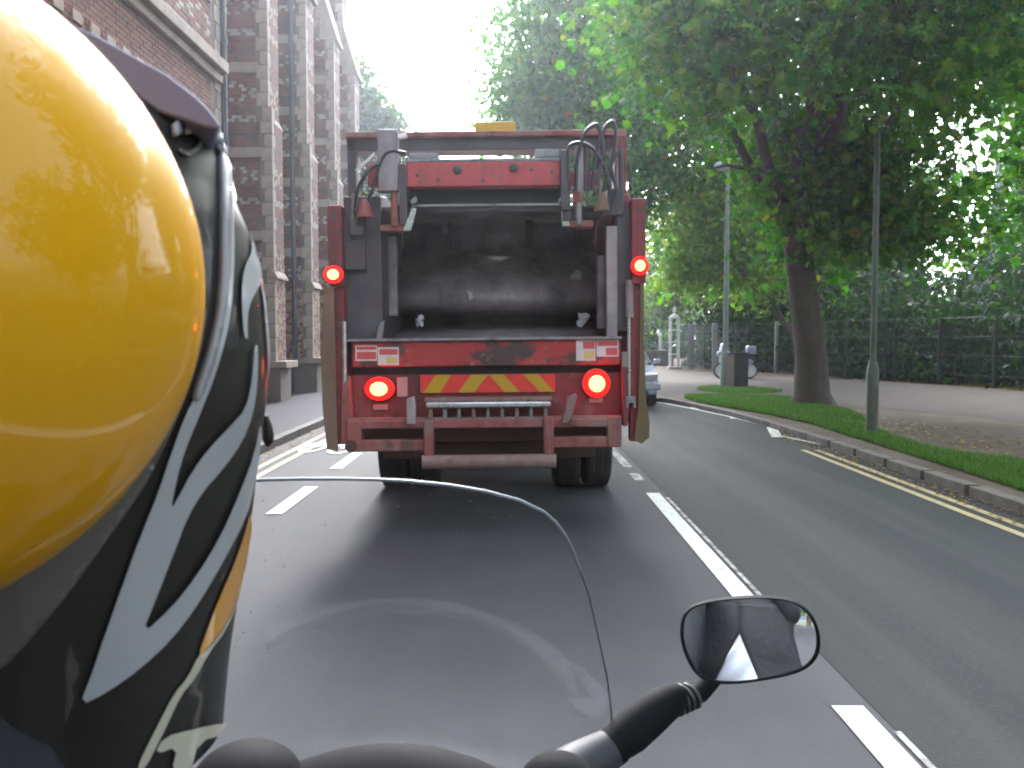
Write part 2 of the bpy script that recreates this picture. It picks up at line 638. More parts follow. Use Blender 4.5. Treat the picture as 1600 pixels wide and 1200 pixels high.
BROWN = [(0.22, 0.11, 0.04), (0.30, 0.16, 0.06), (0.14, 0.08, 0.035), (0.33, 0.22, 0.09), (0.12, 0.11, 0.03)]
litter("fallen_leaves", 9000, gl([(1180, 577), (1330, 590), (1480, 600), (1640, 614), (1640, 600), (1330, 580), (1120, 572)], 0.1),
       "drift of rusty fallen leaves along the foot of the park fence", BROWN, (0.05, 0.11))
litter("fallen_leaves", 500, gl([(1300, 640), (1420, 660), (1700, 700), (1700, 760), (1450, 712), (1360, 672)], 0.1),
       "sparse brown leaves lying on the bare earth beyond the grass", BROWN, (0.02, 0.05))
litter("fallen_leaves", 500, [(4.2, 6), (4.56, 6), (4.56, 15), (4.2, 15)], "few brown leaves caught in the gutter by the verge kerb", BROWN, (0.015, 0.035), z=0.014)
litter("fallen_leaves", 260, [(-3.4, 8), (-3.15, 8), (-3.15, 16), (-3.4, 16)], "few tan leaves in the gutter below the street kerb", BROWN, (0.015, 0.035), z=0.014)

# ------------------------------------------------------------------ the brick college building on the left
M['brick'] = mat("brick", (0.8, 0.8, 0.8), 0.85, var=0.3, scale=9, bump=0.4, bscale=70, attr=True)
M['mortar'] = mat("mortar", (0.14, 0.11, 0.09), 0.9, var=0.2, scale=6, bump=0.5, bscale=50)
M['stone'] = mat("pale_stone", (0.27, 0.215, 0.175), 0.85, var=0.2, scale=4, bump=0.5, bscale=40,
                 spots=[((0.15, 0.125, 0.11), 2.2, 0.5, 0.72, 0.75), ((0.42, 0.30, 0.23), 3, 0.55, 0.75, 0.5)])
M['iron'] = mat("painted_iron", (0.030, 0.033, 0.042), 0.5, var=0.2, scale=9, bump=0.2)
M['slate'] = mat("roof_slate", (0.075, 0.075, 0.085), 0.7, var=0.2, scale=4)
M['glass_dark'] = mat("window_glass", (0.02, 0.024, 0.028), 0.08, var=0.05)

college = thing("brick_college", "tall red brick building banded with pale stone and stepped buttresses beside the pavement", "building", (-5.5, 0, 0))
RED = [(0.165, 0.062, 0.042), (0.14, 0.054, 0.038), (0.18, 0.072, 0.048), (0.115, 0.048, 0.037), (0.15, 0.066, 0.047)]
CREAM = [(0.33, 0.285, 0.22), (0.28, 0.24, 0.19), (0.35, 0.295, 0.24)]
DARK = [(0.09, 0.055, 0.045), (0.08, 0.05, 0.044)]
TANB = [(0.30, 0.20, 0.13), (0.25, 0.165, 0.11), (0.33, 0.23, 0.15)]
CH = 0.078      # height of one course
BL = 0.228      # length of one stretcher


def brick_colour(z, i, row):
    m = z % 1.92
    if z < 2.9:
        return rnd.choice(TANB if rnd.random() < 0.55 else RED)
    if 0.78 < m < 0.94:
        return rnd.choice(CREAM) if (i + row) % 3 else rnd.choice(RED)
    if 1.24 < m < 1.66:                                     # zigzag of cream headers
        ph = (row - int((z - m + 1.24) / CH)) % 6
        return rnd.choice(CREAM) if (i % 6) in (ph % 6, (6 - ph) % 6) else rnd.choice(RED)
    if 0.42 < m < 0.50:
        return rnd.choice(DARK)
    return rnd.choice(RED) if rnd.random() > 0.05 else rnd.choice(DARK)


def brick_face(mb, origin, u, n, width, z0, z1, header=False):
    """courses of separate bricks standing proud of the mortar bed; u runs along the wall, n points out of it"""
    u, n = Vector(u), Vector(n)
    o = Vector(origin)
    bl = BL * (0.5 if header else 1)
    for r_ in range(int(z0 / CH), int(z1 / CH)):
        z = r_ * CH
        s = -bl * 0.5 if r_ % 2 else 0.0
        i = 0
        while s < width - 0.01:
            a, b = max(s, 0) + 0.005, min(s + bl, width) - 0.005
            s += bl
            i += 1
            if b - a < 0.03:
                continue
            d = 0.010 + rnd.uniform(-0.003, 0.004)
            p = [o + u * a, o + u * b]
            q = [x + n * d for x in p]
            zz = (z + 0.005, z + CH - 0.005)
            vs = [(p[0].x, p[0].y, zz[0]), (p[1].x, p[1].y, zz[0]), (p[1].x, p[1].y, zz[1]), (p[0].x, p[0].y, zz[1]),
                  (q[0].x, q[0].y, zz[0]), (q[1].x, q[1].y, zz[0]), (q[1].x, q[1].y, zz[1]), (q[0].x, q[0].y, zz[1])]
            mb.add(vs, [(4, 5, 6, 7), (0, 1, 5, 4), (1, 2, 6, 5), (2, 3, 7, 6), (3, 0, 4, 7)], brick_colour(z, i, r_))


# local frame of the building: x = 0 is the street face of wing and buttresses, y along the street
bricks, core = MB(), MB()
WX = -1.45                                             # recessed wall between buttresses
core.box(-9, 0, -30, 17.1, 0, 10.6)                     # near wing
core.box(-9, WX, 17.1, 33.4, 0, 14.0)                   # buttressed part
brick_face(bricks, (0, 4.0, 0), (0, 1, 0), (1, 0, 0), 12.6, 2.6, 10.5)
brick_face(bricks, (0, 4.0, 0), (0, 1, 0), (1, 0, 0), 12.9, 0.92, 2.4)
brick_face(bricks, (WX, 17.1, 0), (0, 1, 0), (1, 0, 0), 16.3, 0.9, 13.0)
BUT = [20.85, 24.75, 28.6, 32.35]
stone = MB()
for k, y in enumerate(BUT):
    stages = [(0, 0.98, 0.12), (0.98, 3.1, 0.0), (3.1, 6.6, -0.02), (6.6, 11.0, -0.10), (11.0, 14.0, -0.5)]
    for z0, z1, x in stages:
        core.box(WX - 0.1, x - 0.012, y + 0.012, y + 0.98, z0, z1)
        if z0 >= 0.9:
            brick_face(bricks, (WX, y + 0.012, 0), (1, 0, 0), (0, -1, 0), x - WX - 0.27, z0, z1, header=True)
            brick_face(bricks, (x - 0.012, y + 0.27, 0), (0, 1, 0), (1, 0, 0), 0.72, z0, z1, header=True)
core.build("mortar_bed", M['mortar'], college)
o = bricks.build("brickwork", M['brick'], college, col=True)
o['kind'] = 'stuff'
o['label'] = "courses of red and cream bricks with zigzag bands"

# stone: quoin blocks up every corner, bands, sloped weatherings
QB = {}


def block(sx, sy, sz, loc, name="stone_block", slope=False):
    key = (round(sx, 3), round(sy, 3), round(sz, 3), name)
    if key not in QB:
        b = MB()
        if slope:
            b.prism([(-sx / 2, -sz / 2), (sx / 2, -sz / 2), (sx / 2, -sz / 2 + 0.05), (-sx / 2, sz / 2)], 'y', -sy / 2, sy / 2)
        else:
            b.box(-sx / 2, sx / 2, -sy / 2, sy / 2, -sz / 2, sz / 2)
        o = b.build(name, M['stone'], college, bev=0.012)
        QB[key] = o
    else:
        o = QB[key].copy()
        COL.objects.link(o)
    o.parent = college
    o.location = loc
    return o


for k, y in enumerate(BUT):
    z = 0.98
    i = 0
    while z < 13.4:
        x = 0.0 if z < 3.1 else (-0.02 if z < 6.6 else (-0.10 if z < 11 else -0.5))
        h = 0.312
        lx = 0.27 if i % 2 else 0.19
        ly = 0.19 if i % 2 else 0.27
        block(lx, ly, h - 0.012, (x - lx / 2 + 0.012, y + ly / 2 - 0.012, z + h / 2))
        z += h
        i += 1
    for zb, x in ((3.95, -0.02), (5.86, -0.02), (7.78, -0.10), (9.7, -0.10)):
        block(x - WX - 0.2, 0.10, 0.23, ((x + WX - 0.2) / 2 - 0.02, y + 0.02, zb), "stone_band")
    block(0.20, 1.06, 0.34, (-0.03, y + 0.49, 3.15), "stone_weathering", True)
    block(0.22, 1.04, 0.40, (-0.12, y + 0.49, 6.75), "stone_weathering", True)
    block(0.55, 1.04, 1.9, (-0.26, y + 0.49, 11.9), "stone_weathering", True)
    block(1.75, 1.12, 0.16, (WX + 0.85, y + 0.47, 0.98), "plinth_course")
for zb in (3.95, 5.86, 7.78, 9.7):
    for a, b in zip([17.1] + [q + 0.98 for q in BUT], BUT + [33.4]):
        block(0.08, b - a - 0.02, 0.23, (WX + 0.04, (a + b) / 2, zb), "stone_band")
for q in range(9):                                       # near wing: bands cut into blocks
    y = 4.4 + q * 1.40
    block(0.06, 1.38, 0.22, (0.02, y + 0.3, 3.95), "stone_band")
    block(0.06, 1.38, 0.24, (0.02, y + 0.3, 7.78), "stone_band")
for q in range(26):                                      # rows of separate pale blocks
    y = 4.3 + q * 0.48
    block(0.05, 0.26, 0.15, (0.012, y, 5.62), "pale_block")
    if q % 2 == 0:
        block(0.05, 0.34, 0.22, (0.012, y + 0.2, 5.1), "pale_block")
    block(0.05, 0.26, 0.15, (0.012, y + 0.24, 8.6), "pale_block")
block(0.22, 12.9, 0.20, (0.09, 10.6, 6.62), "string_course")
block(0.10, 12.9, 0.14, (0.04, 10.6, 6.42), "string_course")
for i in range(30):                                      # quoins of the wing's corner
    ly = 0.34 if i % 2 else 0.22
    block(0.28, ly, 0.30, (-0.12, 17.13 - ly / 2, 0.98 + 0.315 * i))
block(0.14, 13, 0.9, (0.05, 10.6, 0.45), "plinth_course")
block(0.14, 13, 0.20, (0.03, 10.6, 2.5), "plinth_course")
# tall window in the near wing
wf = thing("window", None, None)
wf.parent = college
for a, b, c, d in ((11.9, 12.1, 6.85, 9.4), (13.5, 13.7, 6.85, 9.4), (12.74, 12.86, 6.85, 9.2)):
    MB().box(-0.06, 0.05, a, b, c, d).build("mullion", M['stone'], wf, bev=0.01)
MB().box(-0.06, 0.05, 11.9, 13.7, 9.4, 9.62).build("lintel", M['stone'], wf, bev=0.01)
for a, b in ((12.1, 12.74), (12.86, 13.5)):
    MB().box(0.010, 0.022, a, b, 6.85, 9.4).build("pane", M['glass_dark'], wf)
# drain pipes
for y, x, r_ in ((17.25, 0.02, 0.075), (22.9, WX + 0.16, 0.07), (24.55, -0.45, 0.07), (31.9, WX + 0.5, 0.07)):
    pr = thing("drain_pipe", None, None)
    pr.parent = college
    pr.location = (x, y, 0)
    MB().tube([(0, 0, 0.05), (0, 0, 12)], r_, 10).build("pipe", M['iron'], pr, smooth=True)
    for z in (1.5, 3.4, 5.3, 7.2, 9.1):
        MB().lathe([(r_ + 0.02, z - 0.06), (r_ + 0.025, z), (r_ + 0.02, z + 0.06)], n=10).build("collar", M['iron'], pr, smooth=True)
# parapet and roof
block(0.5, 16.4, 0.3, (WX + 0.2, 25.2, 14.05), "coping")
block(0.4, 21, 0.25, (-0.1, 7, 10.7), "coping")
MB().prism([(-9, 14.2), (WX - 0.1, 14.2), (-5.2, 18.2)], 'y', 17.2, 33.3).build("roof", M['slate'], college)
MB().prism([(-9, 10.8), (-0.2, 10.8), (-4.6, 14.0)], 'y', -30, 17).build("roof", M['slate'], college)

# ------------------------------------------------------------------ the refuse lorry
RUST = (0.085, 0.045, 0.032)
GRIME = (0.045, 0.038, 0.036)
M['red'] = mat("lorry_red", (0.22, 0.030, 0.034), 0.5, var=0.2, scale=5, bump=0.15, bscale=25,
               spots=[((0.17, 0.055, 0.05), 3.0, 0.45, 0.68, 0.7), (GRIME, 6, 0.55, 0.72, 0.8), (GRIME, 7, 0.50, 0.70, 0.75, (1, 1, 0.10)), ((0.22, 0.14, 0.12), 9, 0.58, 0.72, 0.5, (1, 1, 0.15)), ((0.30, 0.16, 0.13), 12, 0.60, 0.72, 0.5)])
M['red_beam'] = mat("lorry_red_beam", (0.52, 0.075, 0.075), 0.45, var=0.12, scale=6, spots=[((0.25, 0.07, 0.06), 8, 0.52, 0.72, 0.7), ((0.20, 0.05, 0.05), 9, 0.52, 0.70, 0.6, (1, 1, 0.15))])
M['red_worn'] = mat("lorry_red_scraped", (0.40, 0.040, 0.038), 0.5, var=0.2, scale=6, bump=0.3, bscale=30,
                    spots=[((0.055, 0.040, 0.036), 3.6, 0.48, 0.57, 0.95, (1, 1, 1.5)), ((0.42, 0.20, 0.16), 14, 0.60, 0.70, 0.7)])
M['red_dust'] = mat("lorry_red_dusty", (0.30, 0.085, 0.075), 0.7, var=0.25, scale=6, bump=0.3, bscale=30,
                    spots=[((0.24, 0.17, 0.135), 4, 0.45, 0.70, 0.8), (GRIME, 8, 0.52, 0.70, 0.7, (1, 1, 0.15)), (RUST, 7, 0.56, 0.70, 0.7)])
M['dark_steel'] = mat("grimy_steel", (0.085, 0.075, 0.080), 0.55, var=0.35, scale=4, bump=0.3, bscale=30,
                      spots=[((0.13, 0.055, 0.05), 3, 0.50, 0.72, 0.6)])
M['plate'] = mat("scoured_plate", (0.38, 0.31, 0.31), 0.5, metal=0.15, var=0.35, scale=3, bump=0.3, bscale=25,
                 spots=[((0.16, 0.14, 0.15), 2.2, 0.40, 0.62, 0.7), ((0.45, 0.40, 0.40), 9, 0.56, 0.74, 0.5), ((0.12, 0.10, 0.105), 6, 0.50, 0.70, 0.7, (1, 1, 0.12))])
M['black'] = mat("black_paint", (0.020, 0.020, 0.022), 0.6, var=0.3, scale=5)
M['grey_steel'] = mat("grey_steel", (0.27, 0.26, 0.26), 0.42, metal=0.5, var=0.2, scale=7, spots=[(GRIME, 6, 0.52, 0.72, 0.7)])
M['bright_steel'] = mat("bright_steel", (0.60, 0.60, 0.60), 0.28, metal=0.85, var=0.15, scale=9)
M['rail_worn'] = mat("worn_rail", (0.23, 0.135, 0.115), 0.65, var=0.25, scale=5, bump=0.3, bscale=40,
                     spots=[((0.30, 0.25, 0.21), 3, 0.5, 0.7, 0.8), ((0.10, 0.06, 0.05), 7, 0.55, 0.7, 0.7)])
M['tan_rubber'] = mat("dusty_rubber_flap", (0.20, 0.125, 0.085), 0.8, var=0.25, scale=4, bump=0.3)
M['olive_rubber'] = mat("muddy_rubber", (0.15, 0.105, 0.05), 0.8, var=0.25, scale=4, bump=0.3)
M['tyre'] = mat("tyre_rubber", (0.030, 0.026, 0.025), 0.85, var=0.3, scale=6, bump=0.5, bscale=30, spots=[((0.075, 0.055, 0.045), 3, 0.45, 0.7, 0.6)])
M['marker_red'] = mat("marker_red", (0.72, 0.045, 0.035), 0.5, var=0.08)
M['marker_yellow'] = mat("marker_yellow", (0.50, 0.30, 0.015), 0.5, var=0.08)
M['amber_board'] = mat("amber_board", (0.55, 0.36, 0.03), 0.5, var=0.15)
M['st_white'] = mat("sticker_white", (0.62, 0.58, 0.56), 0.6, var=0.15, spots=[((0.25, 0.16, 0.14), 6, 0.55, 0.75, 0.7)])
M['st_red'] = mat("sticker_red", (0.55, 0.09, 0.09), 0.6, var=0.15)
M['st_yellow'] = mat("sticker_yellow", (0.58, 0.47, 0.18), 0.6, var=0.15)
M['lamp_core'] = mat("lamp_filament_lens", (0.9, 0.3, 0.1), 0.3, emit=(1.0, 0.10, 0.022), estr=4.0)
M['lamp_red'] = mat("lamp_red_lens", (0.45, 0.008, 0.008), 0.5, emit=(1.0, 0.006, 0.006), estr=0.7, spec=0.1)
M['reflector'] = mat("reflector", (0.42, 0.25, 0.23), 0.35, var=0.1)
M['paper'] = mat("paper", (0.50, 0.49, 0.50), 0.8, var=0.1)
M['brown_under'] = mat("muddy_chassis", (0.10, 0.055, 0.040), 0.8, var=0.35, scale=4, bump=0.4)

TD = 7.14
TX = -0.178
truck = thing("refuse_lorry", "dirty red refuse lorry seen from behind with open hopper and lit brake lamps", "lorry", (TX, TD, 0), (0, R(-0.55), 0))


def tp(px, py, y=0.0):
    return P(px, py, TD + y) - Vector((TX, TD, 0))


def tbox(px0, px1, py0, py1, y0, y1, mb=None):
    a, b = tp(px0, py0, y0), tp(px1, py1, y0)
    return (mb or MB()).box(a.x, b.x, y0, y1, a.z, b.z)


def tpoly(pts, y0, y1, mb=None):
    return (mb or MB()).prism([(tp(x, y, y0).x, tp(x, y, y0).z) for x, y in pts], 'y', y0, y1)


def part(name, mb, m, bev=0.008, parent=None, **k):
    return mb.build(name, M[m], parent or truck, bev=bev, **k)


# --- container body and cab ahead of the tailgate
part("container_body", MB().box(-1.2, 1.2, 2.3, 7.4, 1.05, 2.86), 'red', 0.05)
cab = part("cab", MB().prism([(7.75, 0.75), (9.7, 0.75), (9.78, 1.7), (9.55, 2.75), (7.75, 2.85)], 'x', -1.2, 1.2), 'red', 0.06)
MB().prism([(9.76, 1.72), (9.80, 1.72), (9.60, 2.6), (9.56, 2.6)], 'x', -1.05, 1.05).build("windscreen", M['glass_dark'], cab)
part("chassis", MB().box(-0.45, -0.30, 0.9, 9.4, 0.70, 0.98).box(0.30, 0.45, 0.9, 9.4, 0.70, 0.98), 'black')
part("axle", MB().tube([(-1.05, 2.4, 0.5), (1.05, 2.4, 0.5)], 0.07, 10), 'brown_under', 0)


def lorry_wheel(x0, x1, y):
    s = 1 if x1 > x0 else -1
    w = abs(x1 - x0)
    ty = MB().lathe([(0.30, 0), (0.44, 0.0), (0.485, 0.02 * s), (0.50, 0.05 * s), (0.50, (w - 0.05) * s), (0.485, (w - 0.02) * s), (0.44, w * s), (0.30, w * s)],
                    (x0, y, 0.5), 'x', 40)
    wh = thing("wheel", None, None)
    wh.parent = truck
    ty.build("tyre", M['tyre'], wh, smooth=True)
    tr = MB()
    for k in range(5):
        c = x0 + s * (0.05 + (w - 0.1) * (k + 0.5) / 5)
        tr.lathe([(0.499, -0.016), (0.507, -0.014), (0.507, 0.014), (0.499, 0.016)], (c, y, 0.5), 'x', 40)
    tr.build("tread_rib", M['tyre'], wh, smooth=True)['kind'] = 'stuff'
    MB().lathe([(0.02, 0.04 * s), (0.29, 0.06 * s), (0.31, 0.03 * s), (0.31, (w - 0.03) * s), (0.27, (w - 0.12) * s), (0.02, (w - 0.10) * s)], (x0, y, 0.5), 'x', 24).build("rim", M['grey_steel'], wh, smooth=True)


for a, b in ((-0.90, -1.19), (-0.59, -0.87), (0.92, 1.21), (0.61, 0.89)):
    lorry_wheel(a, b, 2.4)
for a, b in ((-0.90, -1.18), (0.90, 1.18)):
    lorry_wheel(a, b, 8.3)
for s in (-1, 1):
    part("mudguard", MB().prism([(1.78, 0.72), (1.82, 0.72), (1.95, 1.0), (2.85, 1.0), (2.85, 1.04), (1.92, 1.04)], 'x', s * 0.56, s * 1.22), 'black', 0)

# --- tailgate structure
for s in (-1, 1):
    x0, x1 = (tp(541, 600).x, tp(599, 600).x) if s < 0 else (tp(962, 600).x, tp(990, 600).x)
    zt = tp(600, 292).z
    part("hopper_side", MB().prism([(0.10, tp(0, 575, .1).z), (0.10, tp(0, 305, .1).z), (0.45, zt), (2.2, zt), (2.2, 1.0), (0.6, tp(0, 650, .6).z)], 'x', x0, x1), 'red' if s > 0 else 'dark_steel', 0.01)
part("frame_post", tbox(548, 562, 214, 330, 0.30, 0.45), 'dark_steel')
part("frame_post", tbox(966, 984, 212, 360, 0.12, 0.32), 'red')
part("top_rail", tbox(545, 985, 204, 213, 0.25, 0.40), 'red_dust')
part("cross_member", tbox(547, 983, 214, 234, 0.30, 0.55), 'dark_steel')
cb = part("cross_beam", tbox(640, 881, 252, 291, 0.0, 0.28), 'red_beam', 0.012)
for x, y in ((720, 265), (808, 263)):
    c = tp(x, y)
    MB().lathe([(0.036, 0.0), (0.036, -0.012), (0.022, -0.02)], (c.x, 0, c.z), 'y', 12).build("bolt", M['dark_steel'], cb, smooth=True)
for x, y in ((657, 273), (868, 270), (760, 283), (690, 280), (836, 266)):
    c = tp(x, y)
    MB().lathe([(0.014, 0.0), (0.014, -0.006)], (c.x, 0, c.z), 'y', 10).build("bolt", M['dark_steel'], cb)
part("beam_flange", tbox(640, 881, 247, 252, 0.0, 0.30), 'grey_steel', 0.004)
part("beam_end", tbox(580, 640, 254, 291, 0.04, 0.22), 'red_beam')
part("beam_end", tbox(881, 946, 270, 291, 0.10, 0.26), 'red_beam')
part("step_plate", tbox(842, 880, 234, 246, 0.02, 0.20), 'grey_steel', 0.004)
part("step_plate", tbox(645, 690, 238, 246.5, 0.05, 0.24), 'grey_steel', 0.004)
part("ram_cover", tbox(595, 627, 200, 297, -0.06, 0.06), 'plate', 0.01)
part("ram_bracket", tbox(628, 641, 255, 350, -0.02, 0.12), 'dark_steel')
part("ram_bracket", tbox(882, 896, 235, 330, -0.06, 0.06), 'dark_steel')


def rod(name, pts, r, m, n=12):
    return part(name, MB().tube(pts, r, n), m, 0, smooth=True)


rod("lift_ram", [tp(909, 222, -0.02), tp(909, 352, -0.02)], 0.028, 'plate')
rod("lift_ram", [tp(922, 226, 0.02), tp(921, 300, 0.02)], 0.030, 'dark_steel')
rod("lift_ram", [tp(621, 300, 0.0), tp(621, 352, 0.0)], 0.028, 'red_dust')
rod("lift_ram", [tp(976, 232, 0.0), tp(976, 330, 0.0)], 0.022, 'dark_steel')


def curve(pts, y, n=6):
    """smooth line through measured points"""
    p = [tp(a, b, y + (c[0] if c else 0)) for a, b, *c in pts]
    out = []
    for i in range(len(p) - 1):
        p0, p1, p2, p3 = p[max(i - 1, 0)], p[i], p[i + 1], p[min(i + 2, len(p) - 1)]
        for k in range(n):
            t = k / n
            out.append(0.5 * ((2 * p1) + (p2 - p0) * t + (2 * p0 - 5 * p1 + 4 * p2 - p3) * t * t + (3 * p1 - p0 - 3 * p2 + p3) * t ** 3))
    return out + [p[-1]]


M['hose'] = mat("hydraulic_hose", (0.035, 0.033, 0.035), 0.4, var=0.3)
for pts in ([(905, 300), (908, 250), (918, 214), (929, 200), (941, 199), (948, 240), (938, 290)],
            [(930, 300), (936, 250), (946, 214), (957, 195), (966, 195), (968, 225), (955, 280), (945, 305)],
            [(895, 300), (893, 240), (905, 225), (930, 232), (950, 262), (958, 300)],
            [(955, 330), (968, 300), (960, 262), (972, 240)],
            [(560, 330), (566, 290), (585, 262), (600, 255)],
            [(566, 350), (585, 300), (608, 240), (640, 238)]):
    rod("hydraulic_hose", curve(pts, -0.05), 0.016, 'hose', 8)
for x, y, w, h, m in ((575, 325, 13, 15, 'red_dust'), (946, 318, 12, 16, 'tan_rubber')):
    c, b, t = tp(x, y, -0.05), tp(x + w, y + h * 0.85, -0.05), tp(x + w * 0.55, y - h, -0.05)
    part("rubber_buffer", MB().lathe([(b.x - c.x, b.z), (b.x - c.x, b.z + 0.02), (t.x - c.x, t.z - 0.03), ((t.x - c.x) * .7, t.z)], (c.x, -0.05, 0), 'z', 18), m, 0, smooth=True)
part("valve_block", tbox(936, 951, 236, 262, 0.02, 0.16), 'dark_steel')
part("valve_block", tbox(954, 979, 296, 338, -0.02, 0.14), 'dark_steel')
part("valve_block", tbox(900, 914, 300, 318, -0.05, 0.05), 'red_dust')
part("valve_block", tbox(551, 572, 338, 366, -0.03, 0.10), 'dark_steel')
part("valve_block", tbox(884, 897, 330, 346, -0.04, 0.06), 'dark_steel')
for x0, y0, x1, y1 in ((942, 262, 944, 306), (961, 234, 958, 298), (969, 236, 970, 298), (915, 232, 915, 300), (557, 300, 556, 340)):
    rod("hydraulic_pipe", [tp(x0, y0, -0.01), tp(x1, y1, -0.01)], 0.011, 'plate', 8)
part("light_bracket", tpoly([(608, 212), (640, 206), (642, 212), (610, 220)], -0.02, 0.03), 'bright_steel', 0.003)
part("light_bracket", tpoly([(560, 262), (590, 236), (592, 241), (563, 268)], -0.04, 0.0), 'bright_steel', 0.003)
part("hood_panel", tbox(640, 886, 291, 318, 0.14, 0.30), 'black')
part("wear_strip", tbox(648, 884, 318, 322, 0.02, 0.16), 'grey_steel', 0.003)
part("guard_blade", tpoly([(648, 324), (656, 324), (647, 359), (634, 359)], -0.02, 0.03), 'bright_steel', 0.004)
part("guard_blade", tpoly([(881, 318), (890, 316), (895, 354), (883, 354)], -0.02, 0.03), 'bright_steel', 0.004)
part("guard_tip", tpoly([(646, 312), (655, 305), (657, 314), (648, 318)], -0.03, 0.02), 'grey_steel', 0.003)
part("guard_tip", tpoly([(877, 314), (884, 304), (886, 310), (880, 319)], -0.03, 0.02), 'grey_steel', 0.003)
part("bracket", tbox(599, 637, 350, 359, 0.0, 0.14), 'red_dust', 0.005)
part("bracket", tbox(893, 932, 346, 356, 0.0, 0.14), 'red_dust', 0.005)
part("side_frame", tbox(541, 575, 335, 420, 0.04, 0.14), 'dark_steel')
part("side_frame", tbox(968, 992, 330, 520, 0.02, 0.14), 'dark_steel')
part("guide_rail", tbox(952, 968, 355, 530, -0.01, 0.10), 'plate', 0.006)
part("guide_rail", tbox(608, 624, 368, 492, 0.50, 0.62), 'plate', 0.006)
part("guide_rail", tbox(938, 948, 400, 515, 0.42, 0.56), 'plate', 0.006)
part("guide_rail", tpoly([(595, 505), (604, 498), (600, 528), (590, 528)], 0.02, 0.06), 'grey_steel', 0.003)

# --- inside of the hopper: packer plate, lip, floor, ceiling
xl, xr = tp(599, 500).x + 0.002, tp(962, 500).x - 0.002
prof = [(0.20, tp(0, 322, .2).z), (0.70, tp(0, 330, .7).z), (1.45, tp(0, 350, 1.45).z), (1.55, tp(0, 385, 1.55).z), (1.30, tp(0, 405, 1.3).z), (0.92, tp(0, 440, .92).z),
        (0.80, tp(0, 462, .8).z), (0.80, tp(0, 474, .8).z), (0.88, tp(0, 481, .88).z), (1.30, tp(0, 486, 1.3).z), (1.5, tp(0, 500, 1.5).z), (1.35, tp(0, 512, 1.35).z),
        (0.20, tp(0, 545, .2).z)]
vs, fs = [], []
for y, z in prof:
    vs += [(xl, y, z), (xr, y, z)]
fs = [(2 * i, 2 * i + 1, 2 * i + 3, 2 * i + 2) for i in range(len(prof) - 1)]
back = [(y + 0.02, z) for y, z in prof]
pk = MB().add(vs, fs)
pk = part("packer_plate", pk, 'plate', 0, smooth=True)
sol = pk.modifiers.new("thick", 'SOLIDIFY')
sol.thickness = 0.02
for x0 in (700, 832):
    MB().prism([(1.32, tp(0, 326, 1.2).z), (1.02, tp(0, 352, 1.0).z), (1.02, tp(0, 365, 1.0).z), (1.45, tp(0, 385, 1.3).z)], 'x', tp(x0, 0, 1.1).x - 0.03, tp(x0, 0, 1.1).x + 0.03).build("packer_lug", M['dark_steel'], pk, bev=0.006)
MB().box(xl, xr, 0.795, 0.82, tp(0, 477, .8).z, tp(0, 468, .8).z).build("packer_lip", M['dark_steel'], pk, bev=0.006)
# --- pillars with marker lamps and rubber flaps
for s, x0, x1, y0 in ((-1, 516, 539, 318), (1, 992, 1013, 312)):
    pl = part("corner_pillar", tbox(x0, x1, y0, 446, -0.06, 0.10), 'red')
    c = tp((x0 + x1) / 2 + 1, y0 + 20)
    MB().lathe([(0.022, -0.06), (0.022, -0.068)], (c.x, 0, c.z), 'y', 12).build("bolt", M['dark_steel'], pl)
    part("corner_post", tbox(x0 + (8 if s < 0 else -4), x1 + (4 if s < 0 else -9), 446, 692, -0.02, 0.12), 'red')
part("rubber_flap", tpoly([(511, 446), (525, 446), (527, 600), (529, 703), (512, 700), (506, 640), (504, 560), (507, 490)], -0.06, -0.035), 'tan_rubber', 0.004)
part("rubber_flap", tpoly([(1004, 440), (1010, 440), (1010, 560), (1012, 630), (1017, 662), (1016, 686), (1004, 696), (992, 690), (999, 640), (1002, 560)], -0.06, -0.035), 'olive_rubber', 0.004)


def lamp(px, py, rx, rz, y, depth=0.05):
    c = tp(px, py, y)
    l = thing("rear_lamp", None, None)
    l.parent = truck
    l.location = c
    sx, sz = rx / FPX * (TD + y), rz / FPX * (TD + y)

    def dome(k, d0, d1):
        b = MB()
        n = 20
        vs = []
        for f, h in ((1, 0), (1, 0.6), (0.8, 0.9), (0.45, 1.0)):
            vs += [(math.cos(2 * math.pi * i / n) * sx * k * f, d0 + (d1 - d0) * h, math.sin(2 * math.pi * i / n) * sz * k * f) for i in range(n)]
        fs = []
        for i in range(3):
            fs += [(i * n + q, i * n + (q + 1) % n, (i + 1) * n + (q + 1) % n, (i + 1) * n + q) for q in range(n)]
        fs += [tuple(range(n - 1, -1, -1)), tuple(range(3 * n, 4 * n))]
        return b.add(vs, fs)
    dome(1.62, 0.0, -depth * 0.5).build("housing", M['red'], l, smooth=True)
    dome(1.5, -depth * 0.45, -depth * 0.85).build("lens", M['lamp_red'], l, smooth=True)
    dome(0.88, -depth * 0.80, -depth * 1.15).build("bulb_glow", M['lamp_core'], l, smooth=True)
    return l


lamp(526, 427, 10, 9, -0.065)
lamp(1003, 418, 9, 9.5, -0.065)

# --- loading sill
sill = part("load_sill", tbox(552, 973, 532, 572, 0.0, 0.20), 'red_worn', 0.012)
part("sill_edge", tbox(541, 975, 527.5, 532, -0.03, 0.20), 'grey_steel', 0.004)


def sticker(x0, x1, y0, y1, blocks):
    a, b = tp(x0, y0), tp(x1, y1)
    s_ = MB().box(a.x, b.x, -0.004, 0.0, a.z, b.z).build("warning_sticker", M['st_white'], sill)
    for u0, u1, v0, v1, m in blocks:
        MB().box(a.x + (b.x - a.x) * u0, a.x + (b.x - a.x) * u1, -0.0055, -0.004, a.z + (b.z - a.z) * v0, a.z + (b.z - a.z) * v1).build("sticker_print", M[m], s_)


